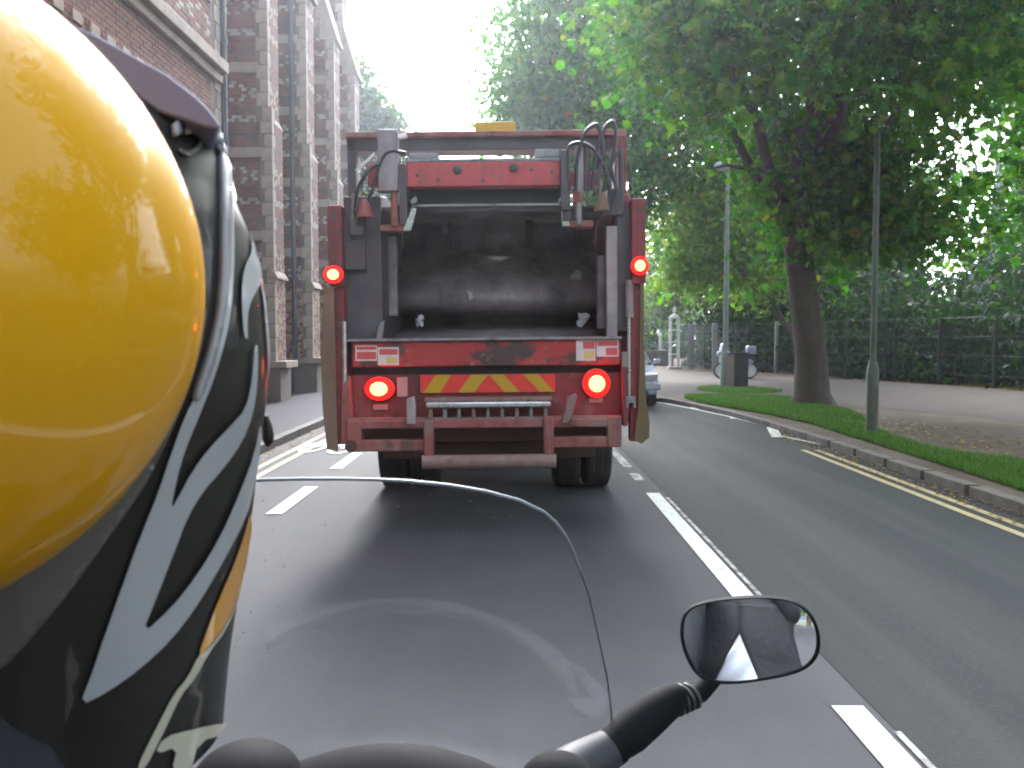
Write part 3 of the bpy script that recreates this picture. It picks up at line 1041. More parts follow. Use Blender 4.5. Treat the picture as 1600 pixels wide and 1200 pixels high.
sticker(558, 592, 538, 562, [(0.06, 0.96, 0.42, 0.90, 'st_red'), (0.06, 0.96, 0.06, 0.28, 'st_red')])
sticker(593, 626, 541, 569, [(0.08, 0.95, 0.10, 0.42, 'st_red'), (0.40, 0.94, 0.55, 0.92, 'st_yellow')])
sticker(903, 933, 533, 565, [(0.36, 0.95, 0.06, 0.42, 'st_red'), (0.40, 0.95, 0.52, 0.93, 'st_yellow')])
sticker(935, 969, 533, 559, [(0.05, 0.95, 0.06, 0.36, 'st_red'), (0.42, 0.95, 0.48, 0.92, 'st_red')])
# --- lower tail panel
part("shadow_gap", tbox(552, 972, 572, 584, 0.10, 0.24), 'black', 0)
part("tail_panel", tbox(552, 972, 584, 662, 0.07, 0.16), 'red', 0.006)
mbd = part("marker_board", tbox(659, 870, 585, 613, 0.045, 0.06), 'marker_red', 0)
for q in (((663, 613), (690, 613), (708, 585), (683, 585)), ((717, 613), (743, 613), (766, 585), (739, 585)),
          ((790, 613), (815, 613), (789, 585), (766, 585)), ((846, 613), (868, 613), (843, 585), (819, 585))):
    tpoly(list(q), 0.041, 0.045).build("chevron_stripe", M['marker_yellow'], mbd)
lamp(597, 605, 15, 12, 0.068, 0.12)
lamp(933, 600, 14, 14.5, 0.068, 0.12)
part("reflector", tbox(622, 639, 588, 619, 0.03, 0.07), 'reflector', 0.006)
part("reflector", tbox(585, 608, 630, 639, 0.055, 0.07), 'reflector', 0.003)
part("reflector", tbox(922, 944, 623, 631, 0.055, 0.07), 'reflector', 0.003)
part("step_rail", tbox(665, 865, 621, 627, -0.06, 0.08), 'rail_worn', 0.004)
part("lift_bar", tbox(667, 863, 628, 637, -0.10, 0.04), 'bright_steel', 0.012)
for k in range(9):
    x = 672 + 22.5 * k
    w = rnd.choice((4, 5, 7))
    part("lift_tooth", tpoly([(x, 638), (x + w, 638), (x + w + 1, 652), (x + w * 0.5, 656), (x - 1, 652)], -0.07, -0.03), 'grey_steel' if k % 3 else 'rail_worn', 0.004)
# --- bumper frame
part("bumper_rail", tbox(545, 972, 655, 669, -0.08, 0.04), 'red_dust', 0.012)
part("bumper_rail", tbox(560, 667, 686, 704, -0.08, 0.02), 'red_dust', 0.012)
part("bumper_rail", tbox(862, 962, 684, 701, -0.08, 0.02), 'red_dust', 0.012)
part("bumper_rail", tbox(545, 972, 652, 655, -0.07, 0.03), 'rail_worn', 0.002)
part("bumper_upright", tbox(543, 566, 655, 704, -0.09, 0.05), 'red_dust', 0.012)
part("bumper_upright", tbox(951, 973, 652, 701, -0.09, 0.05), 'red_dust', 0.012)
part("bumper_upright", tbox(663, 679, 656, 722, -0.12, -0.02), 'red_dust', 0.012)
part("bumper_upright", tbox(851, 867, 652, 720, -0.12, -0.02), 'red_dust', 0.012)
rod("step_tube", [tp(661, 721, -0.10), tp(870, 721, -0.10)], 0.056, 'rail_worn', 16)
part("hook", tpoly([(637, 622), (649, 618), (651, 632), (651, 662), (637, 662)], -0.14, -0.08), 'plate', 0.008)
part("hook", tpoly([(889, 622), (901, 616), (904, 622), (897, 650), (889, 663), (879, 663), (884, 645)], -0.14, -0.08), 'rail_worn', 0.008)
part("under_beam", tbox(600, 930, 690, 716, 0.75, 0.95), 'brown_under', 0.01)
part("under_plate", tbox(552, 972, 660, 690, 0.30, 1.2), 'brown_under', 0.01)
part("under_box", MB().box(-0.5, 0.5, 1.0, 1.9, 0.62, 0.95), 'brown_under', 0.01)
# --- cylinders and arms down each side
rod("tailgate_ram", [tp(541, 500, -0.03), tp(541, 602, -0.03)], 0.020, 'bright_steel')
rod("tailgate_ram", [tp(986, 452, -0.03), tp(985, 622, -0.03)], 0.014, 'bright_steel')
rod("ram_body", [tp(987, 440, -0.03), tp(987, 498, -0.03)], 0.032, 'plate')
part("clevis", tpoly([(981, 622), (995, 622), (996, 640), (992, 640), (991, 632), (985, 632), (984, 640), (980, 640)], -0.06, -0.02), 'grey_steel', 0.004)
part("swing_arm", tpoly([(974, 575), (982, 575), (986, 640), (982, 668), (975, 668)], -0.05, 0.05), 'red', 0.006)
part("swing_arm", tpoly([(536, 600), (548, 585), (552, 650), (545, 690), (534, 690)], -0.05, 0.05), 'red_dust', 0.006)
part("latch_plate", tbox(975, 983, 552, 578, -0.04, 0.02), 'grey_steel', 0.004)
part("warning_board", tbox(748, 811, 190, 205, 0.45, 0.50), 'amber_board', 0.006)
part("rear_clamp", MB().lathe([(0.05, -0.1), (0.05, 0.1)], tuple(tp(553, 693, 0.0)), 'y', 14), 'brown_under', 0)


def scrap(name, px, py, y, s, label, seed):
    q = random.Random(seed)
    c = tp(px, py, y)
    n = 11
    vs = [(0, -0.02, 0)] + [(math.cos(2 * math.pi * i / n) * s * q.uniform(.3, 1.2), q.uniform(-.03, .03), math.sin(2 * math.pi * i / n) * s * q.uniform(.35, 1.3)) for i in range(n)]
    o = MB().add(vs, [(0, i + 1, (i + 1) % n + 1) for i in range(n)]).build(name, M['paper'])
    md = o.modifiers.new("thick", 'SOLIDIFY')
    md.thickness = 0.003
    o.location = Vector((TX, TD, 0)) + c
    tag(o, label, "paper scrap", "paper scraps in the hopper")


scrap("paper_scrap", 733, 460, 0.76, 0.045, "crumpled white paper scrap in the middle of the packer plate", 3)
scrap("paper_scrap", 899, 433, 0.86, 0.06, "white paper scrap stuck high on the right of the packer plate", 5)
scrap("paper_scrap", 655, 501, 0.6, 0.06, "flat pale scrap lying low on the left of the hopper floor", 8)
scrap("paper_scrap", 910, 499, 0.6, 0.07, "torn brownish scrap lying low on the right of the hopper floor", 9)

# ------------------------------------------------------------------ oncoming silver car, mostly behind the lorry
M['car_paint'] = mat("silver_car_paint", (0.46, 0.50, 0.60), 0.3, metal=0.35, var=0.05, coat=0.6)
M['car_black'] = mat("car_black_trim", (0.02, 0.02, 0.022), 0.5)
M['car_glass'] = mat("car_glass", (0.10, 0.13, 0.19), 0.06, var=0.02)
M['car_lamp'] = mat("car_lamp_glass", (0.42, 0.38, 0.38), 0.12, var=0.05)
car = thing("car", "silver car facing us, mostly hidden behind the red lorry", "car", (2.50, 20.4, 0.0))
W = 0.87


def car_sections():
    # (y, half width, z list from sill to roof)
    b = MB()
    prof = [(0.0, 0.30), (0.0, 0.62), (0.10, 0.78), (0.95, 0.96), (1.75, 1.38), (2.3, 1.46), (3.2, 1.42), (3.95, 1.02), (4.05, 0.60), (4.05, 0.30)]
    vs = []
    xs = [(1.0, 0)]
    n = len(prof)
    for s in (-1, 1):
        for y, z in prof:
            tw = W * (0.93 if y < 0.05 else 1.0) if z < 1.0 else W * 0.78
            vs.append((s * tw, y, z))
    fs = [tuple(range(n)), tuple(range(2 * n - 1, n - 1, -1))]
    fs += [(i, i + n, (i + 1) % n + n, (i + 1) % n) for i in range(n)]
    return b.add(vs, fs)


car_sections().build("body", M['car_paint'], car, bev=0.05)
MB().add([(-0.74, 0.93, 0.99), (0.74, 0.93, 0.99), (0.62, 1.70, 1.37), (-0.62, 1.70, 1.37)], [(0, 1, 2, 3)]).build("windscreen", M['car_glass'], car).location = (0, -0.02, 0.02)
for s in (-1, 1):
    MB().tube([(s * 0.79, 0.92, 0.98), (s * 0.68, 1.72, 1.40)], 0.035, 8).build("windscreen_pillar", M['car_black'], car, smooth=True)
    MB().prism([(s * 0.42, 0.63), (s * 0.80, 0.63), (s * 0.83, 0.78), (s * 0.50, 0.74)], 'y', -0.03, 0.06).build("headlight", M['car_lamp'], car, bev=0.01)
    MB().prism([(s * 0.88, 0.98), (s * 1.04, 1.0), (s * 1.05, 1.10), (s * 0.90, 1.10)], 'y', 0.98, 1.10).build("wing_mirror", M['car_paint'], car, bev=0.02)
    for y in (0.78, 3.2):
        wh = thing("wheel", None, None)
        wh.parent = car
        MB().lathe([(0.2, -0.1), (0.29, -0.1), (0.31, -0.07), (0.31, 0.07), (0.29, 0.1), (0.2, 0.1)], (s * 0.775, y, 0.31), 'x', 24).build("tyre", M['tyre'], wh, smooth=True)
        MB().lathe([(0.2, -0.08), (0.19, 0.085 * s), (0.05, 0.06 * s)], (s * 0.775, y, 0.31), 'x', 20).build("rim", M['grey_steel'], wh, smooth=True)
MB().box(-0.40, 0.40, -0.02, 0.05, 0.62, 0.74).build("grille", M['car_black'], car, bev=0.01)
MB().box(-0.88, 0.88, -0.10, 0.10, 0.42, 0.58).build("bumper", M['car_paint'], car, bev=0.03)
MB().box(-0.6, 0.6, -0.085, 0.05, 0.26, 0.40).build("air_intake", M['car_black'], car, bev=0.01)

# ------------------------------------------------------------------ lamp posts, bin, scooter, fence
M['post_green'] = mat("lamp_post_paint", (0.095, 0.115, 0.080), 0.55, var=0.2, scale=5, spots=[((0.06, 0.06, 0.035), 3, 0.5, 0.7, 0.6)])
M['post_pale'] = mat("pale_lamp_post_paint", (0.20, 0.24, 0.21), 0.55, var=0.2, scale=5)
M['lamp_head'] = mat("lamp_head", (0.42, 0.44, 0.42), 0.45, var=0.1)
M['bin'] = mat("bin_black", (0.022, 0.019, 0.019), 0.5, var=0.3, scale=4)
M['bin_side'] = mat("bin_brown", (0.13, 0.085, 0.06), 0.6, var=0.3, scale=4)
M['fence_post'] = mat("fence_post", (0.24, 0.25, 0.24), 0.8, var=0.2, scale=4, bump=0.3)
M['fence_dark'] = mat("fence_post_dark", (0.035, 0.04, 0.035), 0.8, var=0.2, scale=4)
M['wire'] = mat("fence_wire", (0.03, 0.034, 0.03), 0.6, metal=0.3)
M['pale_paint'] = mat("pale_ironwork", (0.55, 0.55, 0.52), 0.6, var=0.15)


def lamp_post(x, y, label, rb, rt, yaw, pale=False):
    t = thing("lamp_post", label, "lamp post", (x, y, 0.1), (0, 0, yaw), "street lamps on the verge")
    post = M['post_pale'] if pale else M['post_green']
    MB().lathe([(rb * 1.08, -0.05), (rb, 0.03), (rb, 0.95), (rb * 0.92, 1.02), (rt * 1.15, 1.14)], n=16).build("base_sleeve", post, t, smooth=True)
    MB().box(-0.05, 0.05, -rb - 0.006, -rb + 0.03, 0.3, 0.75).build("door", post, t, bev=0.006)
    MB().tube([(0, 0, 1.1), (0, 0, 4), (0, 0, 6.62)], [rt, rt * 0.85, rt * 0.62], 14).build("column", post, t, smooth=True)
    h = MB().tube([(0.06, 0, 6.60), (-0.05, 0, 6.66), (-0.22, 0, 6.70)], 0.035, 10).build("bracket", post, t, smooth=True)
    b = MB().lathe([(0.05, 6.62), (0.22, 6.66), (0.26, 6.72), (0.22, 6.80), (0.10, 6.85), (0.02, 6.86)], (-0.16, 0, 0), n=18)
    b.build("lantern_hood", M['lamp_head'], t, smooth=True)
    MB().lathe([(0.20, 6.66), (0.16, 6.60), (0.05, 6.575)], (-0.16, 0, 0), n=16).build("lamp_bowl", M['lamp_head'], t, smooth=True)
    return t


g = G(1362, 678, 0.1)
lamp_post(g.x, g.y, "nearest green lamp post standing in the grass beside the kerb", 0.092, 0.048, 0.0)
g = G(1133, 605, 0.1)
lamp_post(g.x, g.y, "far lamp post with a flat lantern beside the litter bin", 0.16, 0.085, 0.0, True)

g = G(1152, 606, 0.1)
bn = thing("litter_bin", "dark square litter bin standing on the small patch of grass", "litter bin", (g.x, g.y, 0.1), (0, 0, R(22)))
MB().prism([(-0.24, 0.0), (0.24, 0.0), (0.25, 1.02), (-0.25, 1.02)], 'y', -0.22, 0.22).build("bin_body", M['bin'], bn, bev=0.03)
MB().box(-0.262, -0.246, -0.19, 0.19, 0.05, 0.98).build("side_panel", M['bin_side'], bn, bev=0.005)
MB().box(-0.262, 0.262, -0.232, 0.232, 1.02, 1.07).build("rim", M['bin'], bn, bev=0.015)
MB().box(-0.15, 0.15, -0.232, -0.224, 0.72, 0.92).build("door", M['bin'], bn, bev=0.006)

g = G(1150, 592, 0.1)
M['scooter'] = mat("scooter_paint", (0.20, 0.24, 0.32), 0.3, coat=0.5, var=0.1)
sc = thing("motor_scooter", "parked blue grey motor scooter half hidden behind the litter bin", "scooter", (g.x + 0.05, g.y + 0.3, 0.1))
for x in (-0.52, 0.52):
    wh = thing("wheel", None, None)
    wh.parent = sc
    wh.location = (x, 0, 0.52 if x > 0 else 0.30)
    wh.location = (x, 0, 0.30)
    MB().lathe([(0.20, -0.05), (0.28, -0.06), (0.31, 0), (0.28, 0.06), (0.20, 0.05)], axis='y', n=24).build("tyre", M['tyre'], wh, smooth=True)
    MB().lathe([(0.205, -0.055), (0.24, -0.065), (0.24, 0.065), (0.205, 0.055)], axis='y', n=24).build("rim", M['pale_paint'], wh, smooth=True)
    for k in range(3):
        a = math.pi * k / 3
        MB().tube([(0.21 * math.cos(a), 0, 0.21 * math.sin(a)), (-0.21 * math.cos(a), 0, -0.21 * math.sin(a))], 0.018, 6).build("spoke", M['pale_paint'], wh)
MB().prism([(-0.60, 0.62), (-0.40, 0.30), (0.15, 0.24), (0.42, 0.45), (0.66, 0.62), (0.55, 0.74), (0.10, 0.70), (-0.10, 0.42), (-0.36, 0.46), (-0.48, 0.95), (-0.60, 0.98)], 'y', -0.17, 0.17).build("body", M['scooter'], sc, bev=0.05)
MB().prism([(0.05, 0.72), (0.62, 0.76), (0.66, 0.86), (0.10, 0.84)], 'y', -0.15, 0.15).build("saddle", M['car_black'], sc, bev=0.04)
MB().tube([(-0.5, -0.33, 1.02), (-0.54, 0, 1.05), (-0.5, 0.33, 1.02)], 0.022, 8).build("handlebar", M['car_black'], sc, smooth=True)
MB().prism([(-0.62, 0.95), (-0.52, 1.32), (-0.50, 1.32), (-0.58, 0.95)], 'y', -0.2, 0.2).build("windscreen", M['car_glass'], sc, bev=0.01)
MB().lathe([(0.09, -0.62), (0.10, -0.66), (0.06, -0.70)], (0, 0, 0.92), 'x', 14).build("headlight", M['pale_paint'], sc, smooth=True)
MB().box(0.40, 0.74, -0.17, 0.17, 0.90, 1.22).build("top_box", M['scooter'], sc, bev=0.05)

FL = [(8.6, 45.5), (9.7, 43), (11.5, 38.8), (12.6, 33.2), (14.0, 29.4), (15.0, 25), (16.2, 19), (17.0, 12)]
fn = thing("park_fence", "tall wire fence on posts in front of the dark shrubbery", "fence", (FL[2][0], FL[2][1], 0.1))
fo = Vector((FL[2][0], FL[2][1], 0))
posts = []
for px, top in ((1079, 0), (1117, 0), (1213, 1), (1323, 2), (1382, 3), (1397, 3), (1468, 2), (1555, 2)):
    r_ = ray(px, 560)
    for (ax, ay), (bx, by) in zip(FL[:-1], FL[1:]):
        k = r_.x / r_.y
        den = (bx - ax) - k * (by - ay)
        t = (k * ay - ax) / den
        if 0 <= t <= 1:
            posts.append((ax + (bx - ax) * t, ay + (by - ay) * t, top))
for x, y, kd in posts:
    w = (0.13, 0.075, 0.06, 0.04)[kd]
    m = M['fence_post'] if kd < 2 else M['fence_dark']
    MB().prism([(x - fo.x - w, y - fo.y - w * .6), (x - fo.x + w, y - fo.y - w * .6), (x - fo.x + w, y - fo.y + w * .6), (x - fo.x - w, y - fo.y + w * .6)], 'z', -0.1, 2.25).build("post", m, fn, bev=0.01)
for z in (0.35, 0.95, 1.55, 2.15):
    MB().tube([(a - fo.x, b - fo.y, z) for a, b in FL], 0.012, 5).build("wire", M['wire'], fn)
nb = 0
mesh_ = MB()
for (ax, ay), (bx, by) in list(zip(FL[:-1], FL[1:])):
    ln = math.hypot(bx - ax, by - ay)
    n = int(ln / 0.12)
    for k in range(n):
        x, y = ax + (bx - ax) * k / n - fo.x, ay + (by - ay) * k / n - fo.y
        mesh_.tube([(x, y, 0.05), (x, y, 2.15)], 0.006, 4, cap=False)
o = mesh_.build("wire_mesh", M['wire'], fn)
o['kind'] = 'stuff'

# openwork gate pier and the pale railings next to it
gp = thing("gate_pier", "pale openwork iron pier with a finial at the park entrance", "gate pier", (8.05, 44.5, 0.1))
for a in (-0.2, 0.2):
    for b in (-0.2, 0.2):
        MB().box(a - 0.035, a + 0.035, b - 0.035, b + 0.035, -0.1, 2.5).build("upright", M['pale_paint'], gp)
for z in (0.05, 0.7, 1.3, 1.9, 2.5):
    MB().box(-0.25, 0.25, -0.25, 0.25, z, z + 0.06).build("cross_plate", M['pale_paint'], gp)
MB().lathe([(0.24, 2.56), (0.18, 2.66), (0.05, 2.75), (0.10, 2.86), (0.09, 2.98), (0.02, 3.1)], n=12).build("finial", M['pale_paint'], gp, smooth=True)
MB().box(-0.32, 0.32, -0.32, 0.32, -0.1, 0.10).build("plinth", M['stone'], gp, bev=0.02)
rl = thing("railings", "weathered park railings running from the pale gate pier behind the lamp post", "railings", (8.4, 44.3, 0.1))
for k in range(34):
    x, y = k * 0.085, -k * 0.05
    MB().tube([(x, y, -0.1), (x, y, 2.05), (x, y, 2.16)], [0.02, 0.02, 0.003], 5).build("railing_bar", M['fence_post'], rl)
for z in (0.25, 1.85):
    MB().tube([(0, 0, z), (33 * 0.085, -33 * 0.05, z)], 0.025, 6).build("rail", M['fence_post'], rl)
wp = thing("white_post", "slim white post beyond the gravel entrance near the silver car", "post", (8.6, 52, 0.1))
MB().lathe([(0.09, -0.1), (0.09, 1.6), (0.12, 1.62), (0.12, 1.72), (0.02, 1.85)], n=12).build("shaft", M['pale_paint'], wp, smooth=True)
MB().box(-0.16, 0.16, -0.16, 0.16, -0.1, 0.08).build("foot", M['stone'], wp, bev=0.02)
# low wall closing the view beyond the entrance
lw = thing("park_wall", "low dark park wall running behind the silver car", "wall", (6.2, 50, 0.1))
M['old_wall'] = mat("old_wall", (0.13, 0.115, 0.10), 0.9, var=0.3, scale=3, bump=0.5)
for k in range(8):
    MB().box(k * 0.9 - 4.4, k * 0.9 - 3.52, -0.15, 0.15, -0.1, 0.75).build("wall_block", M['old_wall'], lw, bev=0.02)
MB().box(-4.5, 2.8, -0.2, 0.2, 0.753, 0.86).build("coping", M['old_wall'], lw, bev=0.02)

# ------------------------------------------------------------------ trees
M['bark'] = mat("bark", (0.088, 0.066, 0.052), 0.9, var=0.3, scale=4, bump=1.0, bscale=18, spots=[((0.15, 0.13, 0.10), 2.2, 0.5, 0.72, 0.6, (1, 1, 0.35)), ((0.05, 0.06, 0.03), 3, 0.52, 0.72, 0.5)])
M['bark_pale'] = mat("pale_bark", (0.17, 0.175, 0.18), 0.85, var=0.25, scale=4, bump=0.5)
MAPLE = [(0.0, -0.10, 0), (0.30, -0.22, .02), (0.26, 0.02, .03), (0.55, 0.16, -.06), (0.33, 0.30, .02), (0.34, 0.52, 0), (0.14, 0.46, .04), (0, 0.78, -.10),
         (-0.14, 0.46, .04), (-0.34, 0.52, 0), (-0.33, 0.30, .02), (-0.55, 0.16, -.06), (-0.26, 0.02, .03), (-0.30, -0.22, .02)]
MAPLE_V = np.array([(0, 0.20, 0.05)] + MAPLE) * np.array([1.0, 1.0, 2.4])
MAPLE_F = np.array([(0, i + 1, (i + 1) % len(MAPLE) + 1) for i in range(len(MAPLE))])
KITE_V = np.array([(0, -0.5, 0), (0.36, 0.0, 0.10), (0, 0.62, -0.05), (-0.36, 0.0, 0.10)])
KITE_F = np.array([(0, 1, 2), (0, 2, 3)])
PAL_MAPLE = np.array([(0.036, 0.155, 0.010), (0.050, 0.185, 0.012), (0.030, 0.130, 0.010), (0.080, 0.205, 0.014), (0.120, 0.210, 0.016), (0.028, 0.115, 0.012)])
PAL_COOL = np.array([(0.028, 0.105, 0.022), (0.040, 0.135, 0.026), (0.055, 0.150, 0.028), (0.024, 0.090, 0.020)])
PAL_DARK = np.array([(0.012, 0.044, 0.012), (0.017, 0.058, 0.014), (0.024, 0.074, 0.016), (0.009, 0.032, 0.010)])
PAL_LIME = np.array([(0.060, 0.160, 0.020), (0.090, 0.190, 0.024), (0.125, 0.205, 0.030), (0.040, 0.125, 0.020), (0.15, 0.19, 0.035)])
PAL_FAR = np.array([(0.045, 0.095, 0.025), (0.075, 0.130, 0.035), (0.035, 0.075, 0.022), (0.10, 0.13, 0.04)])


def leaf_points(blobs, per_clump, spread):
    pts = []
    for c, r_, n in blobs:
        d = nrg.normal(size=(n, 3))
        d /= np.linalg.norm(d, axis=1)[:, None]
        rad = nrg.random(n) ** 0.42
        cc = np.array(c) + d * rad[:, None] * np.array(r_)
        k = nrg.poisson(per_clump, n)
        idx = np.repeat(np.arange(n), k)
        off = nrg.normal(size=(len(idx), 3)) * spread
        off[:, 2] = off[:, 2] * 0.55 - 0.25 * spread * (off[:, 0] ** 2 + off[:, 1] ** 2) / spread ** 2 * 0.35
        tint = nrg.normal(size=n)
        pts.append((cc[idx] + off, tint[idx]))
    return np.concatenate([p for p, _ in pts]), np.concatenate([t for _, t in pts])


def rot_mats(n, flat):
    z = nrg.normal(size=(n, 3)) * (1 - flat) + np.array([-0.25, -0.75, 0.75]) * flat
    z /= np.linalg.norm(z, axis=1)[:, None]
    a = nrg.normal(size=(n, 3))
    a[:, 2] -= 0.9
    y = a - z * (a * z).sum(1)[:, None]
    y /= np.linalg.norm(y, axis=1)[:, None]
    x = np.cross(y, z)
    return np.stack([x, y, z], 2)


def leaf_cols(n, pal, tint, odd=0.004):
    i = np.clip((nrg.random(n) * 0.55 + (tint * 0.30 + 0.5) * 0.45) * len(pal), 0, len(pal) - 1).astype(int)
    c = pal[i] * (0.75 + 0.5 * nrg.random((n, 1)))
    m = nrg.random(n) < odd
    c[m] = np.array([(0.30, 0.24, 0.03), (0.24, 0.10, 0.03), (0.22, 0.24, 0.04)])[nrg.integers(0, 3, m.sum())]
    return c


def leaf_cloud(name, pts, tint, size, tmpl, pal, parent, flat=0.45, odd=0.004, base=(0, 0, 0)):
    V0, F0 = tmpl
    n = len(pts)
    s = size * (0.6 + 0.7 * nrg.random(n))
    Rm = rot_mats(n, flat)
    V = np.einsum('nij,kj->nki', Rm, V0) * s[:, None, None] + (pts - np.array(base))[:, None, :]
    k = len(V0)
    F = (F0[None] + (np.arange(n) * k)[:, None, None]).reshape(-1, 3)
    c = np.repeat(leaf_cols(n, pal, tint, odd), k, 0)
    o = np_object(name, V.reshape(-1, 3), F, LEAF, parent, colors=c)
    o['kind'] = 'stuff'
    return o


def wobble(a, b, n, amp, r0, r1):
    a, b = Vector(a), Vector(b)
    pts, rs = [], []
    for i in range(n + 1):
        t = i / n
        k = math.sin(math.pi * t)
        pts.append(a.lerp(b, t) + Vector((rnd.uniform(-1, 1), rnd.uniform(-1, 1), rnd.uniform(-.5, .5) + 0.6 * k)) * amp * k)
        rs.append(r0 + (r1 - r0) * t)
    return pts, rs


def tree(label, base, trunk, blobs, size, tmpl, pal, per=26, spread=0.45, limbs=8, bark='bark', odd=0.015, name="tree", group="trees along the street", flat=0.45, keep=None):
    t = thing(name, label, "tree", base, group=group)
    B = Vector(base)
    tp_, tr_ = [Vector(p[:3]) - B for p in trunk], [p[3] for p in trunk]
    # uneven trunk: flared foot and fluted outline
    b = MB().tube(tp_, tr_, 18)
    for i, v in enumerate(b.v):
        j = min(i // 18, len(tp_) - 1)
        c = tp_[j]
        an = math.atan2(v[1] - c.y, v[0] - c.x)
        f = 1 + 0.07 * math.sin(3 * an + j * 0.4) + 0.05 * math.sin(5 * an - j * 0.7) + (0.10 * math.sin(4 * an + 1) if j == 0 else 0)
        b.v[i] = (c.x + (v[0] - c.x) * f, c.y + (v[1] - c.y) * f, v[2])
    b.build("trunk", M[bark], t, smooth=True)
    top = tp_[-1]
    for k in range(limbs):
        c, r_, n = blobs[k % len(blobs)]
        e = Vector(c) - B + Vector((rnd.uniform(-.7, .7) * r_[0], rnd.uniform(-.7, .7) * r_[1], rnd.uniform(-.4, .6) * r_[2]))
        s0 = tp_[rnd.randint(max(1, len(tp_) - 3), len(tp_) - 1)]
        p, rr = wobble(s0, e, 7, 0.3, tr_[-1] * 0.7, 0.025)
        lb = MB().tube(p, rr, 8)
        for q in range(3):
            i = rnd.randint(2, 6)
            e2 = p[i] + Vector((rnd.uniform(-1.3, 1.3), rnd.uniform(-1.3, 1.3), rnd.uniform(-.8, .9)))
            p2, r2 = wobble(p[i], e2, 4, 0.12, rr[i] * 0.6, 0.012)
            lb.tube(p2, r2, 6)
        lb.build("limb", M[bark], t, smooth=True)
    pts, tint = leaf_points(blobs, per, spread)
    if keep is not None:
        m = keep(pts)
        pts, tint = pts[m], tint[m]
    pts[:, 2] = np.maximum(pts[:, 2], 1.6)
    return t, pts, tint


def px_of(p):
    """where points fall in the photograph (for choosing the leaves that show largest)"""
    q = p - np.array([0, 0, CAM_Z])
    zc = q[:, 1] * math.sin(TH) - q[:, 2] * math.cos(TH)
    yc = q[:, 1] * math.cos(TH) + q[:, 2] * math.sin(TH)
    return 800 + q[:, 0] / zc * FPX, 600 - yc / zc * FPX, zc


# the big maple over the verge
g = G(1270, 632, 0.1)
bx, by = g.x, g.y
hero = [((6.8, 19.5, 8.5), (3.4, 4.6, 3.4), 400), ((3.3, 17.0, 7.3), (1.5, 2.4, 1.6), 110), ((6.5, 19.0, 5.4), (1.6, 1.2, 1.5), 110), ((7.4, 18.6, 4.0), (1.3, 1.2, 0.7), 45), ((3.1, 16.4, 8.2), (1.6, 2.0, 1.6), 90), ((8.2, 18.6, 4.7), (2.3, 2.6, 1.5), 170),
        ((6.9, 20.6, 4.2), (1.0, 1.8, 1.4), 60), ((7.6, 14.4, 7.6), (3.0, 3.0, 2.2), 240), ((10.8, 17.5, 6.8), (2.2, 3.2, 2.6), 190), ((5.0, 15.0, 8.2), (1.6, 2.0, 1.5), 90), ((5.5, 13.0, 6.6), (1.4, 0.9, 1.9), 130), ((4.2, 14.4, 7.0), (1.3, 1.5, 1.5), 70)]


def gap(pts):
    """open places in the crown where the sky shows"""
    x, y, z = px_of(pts)
    n = np.sin(pts[:, 0] * 2.3 + 1.0) * np.sin(pts[:, 2] * 2.9) + 0.5 * np.sin(pts[:, 1] * 2.1 + pts[:, 0] * 3.3)
    hole = (((pts[:, 0] - 9.6) / 1.35) ** 2 + ((pts[:, 2] - 5.25) / 1.1) ** 2 < 1.15) & (n > -0.55)
    return ~hole


t, pts, tint = tree("broad maple with a thick brown trunk leaning over the grass verge", (bx, by, 0.1),
                    [(bx + 0.02, by, 0.0, 0.52), (bx + 0.0, by, 0.35, 0.40), (bx - 0.05, by, 1.2, 0.345), (bx - 0.22, by, 2.3, 0.32), (bx - 0.42, by - .1, 3.4, 0.30), (bx - 0.6, by - .2, 4.6, 0.28), (bx - 0.7, by - .4, 6.2, 0.22)],
                    hero, 0.17, (MAPLE_V, MAPLE_F), PAL_MAPLE, per=21, spread=0.48, limbs=20, odd=0.02, name="maple_tree", keep=gap)
x, y, zc = px_of(pts)
view = (x > 960) & (x < 1600) & (y > 0) & (y < 560)
order = np.argsort(np.where(view, zc, 1e9))[:280]
big = np.zeros(len(pts), dtype=bool)
big[order] = True
leaf_cloud("foliage", pts[~big], tint[~big], 0.195, (MAPLE_V, MAPLE_F), PAL_MAPLE, t, odd=0.008, base=(bx, by, 0.1))
lm = []
for c in PAL_MAPLE:
    b = MB().add([tuple(v) for v in MAPLE_V], [tuple(f) for f in MAPLE_F], tuple(c))
    me = b.mesh("leaf", True)
    me.materials.append(LEAF)
    lm.append(me)
Rm = rot_mats(len(order), 0.45)
for k, i in enumerate(order):
    o = bpy.data.objects.new("leaf", lm[rnd.randint(0, len(lm) - 1)])
    COL.objects.link(o)
    o.parent = t
    s = 0.195 * rnd.uniform(0.7, 1.25)
    o.matrix_local = Matrix.Translation(Vector(pts[i]) - Vector((bx, by, 0.1))) @ Matrix(Rm[k].tolist()).to_4x4() @ Matrix.Scale(s, 4)


def simple_tree(label, base, h, r0, blobs, size, pal, per, spread, limbs=6, lean=(0, 0), **k):
    x, y = base
    tr = [(x, y, 0, r0 * 1.35), (x, y, 0.3, r0), (x + lean[0] * .5, y + lean[1] * .5, h * .5, r0 * .85), (x + lean[0], y + lean[1], h, r0 * .6)]
    t, p, ti = tree(label, (x, y, 0.05), tr, blobs, size, None, pal, per=per, spread=spread, limbs=limbs, **k)
    leaf_cloud("foliage", p, ti, size, (KITE_V, KITE_F), pal, t, base=(x, y, 0.05), flat=0.3)
    return t


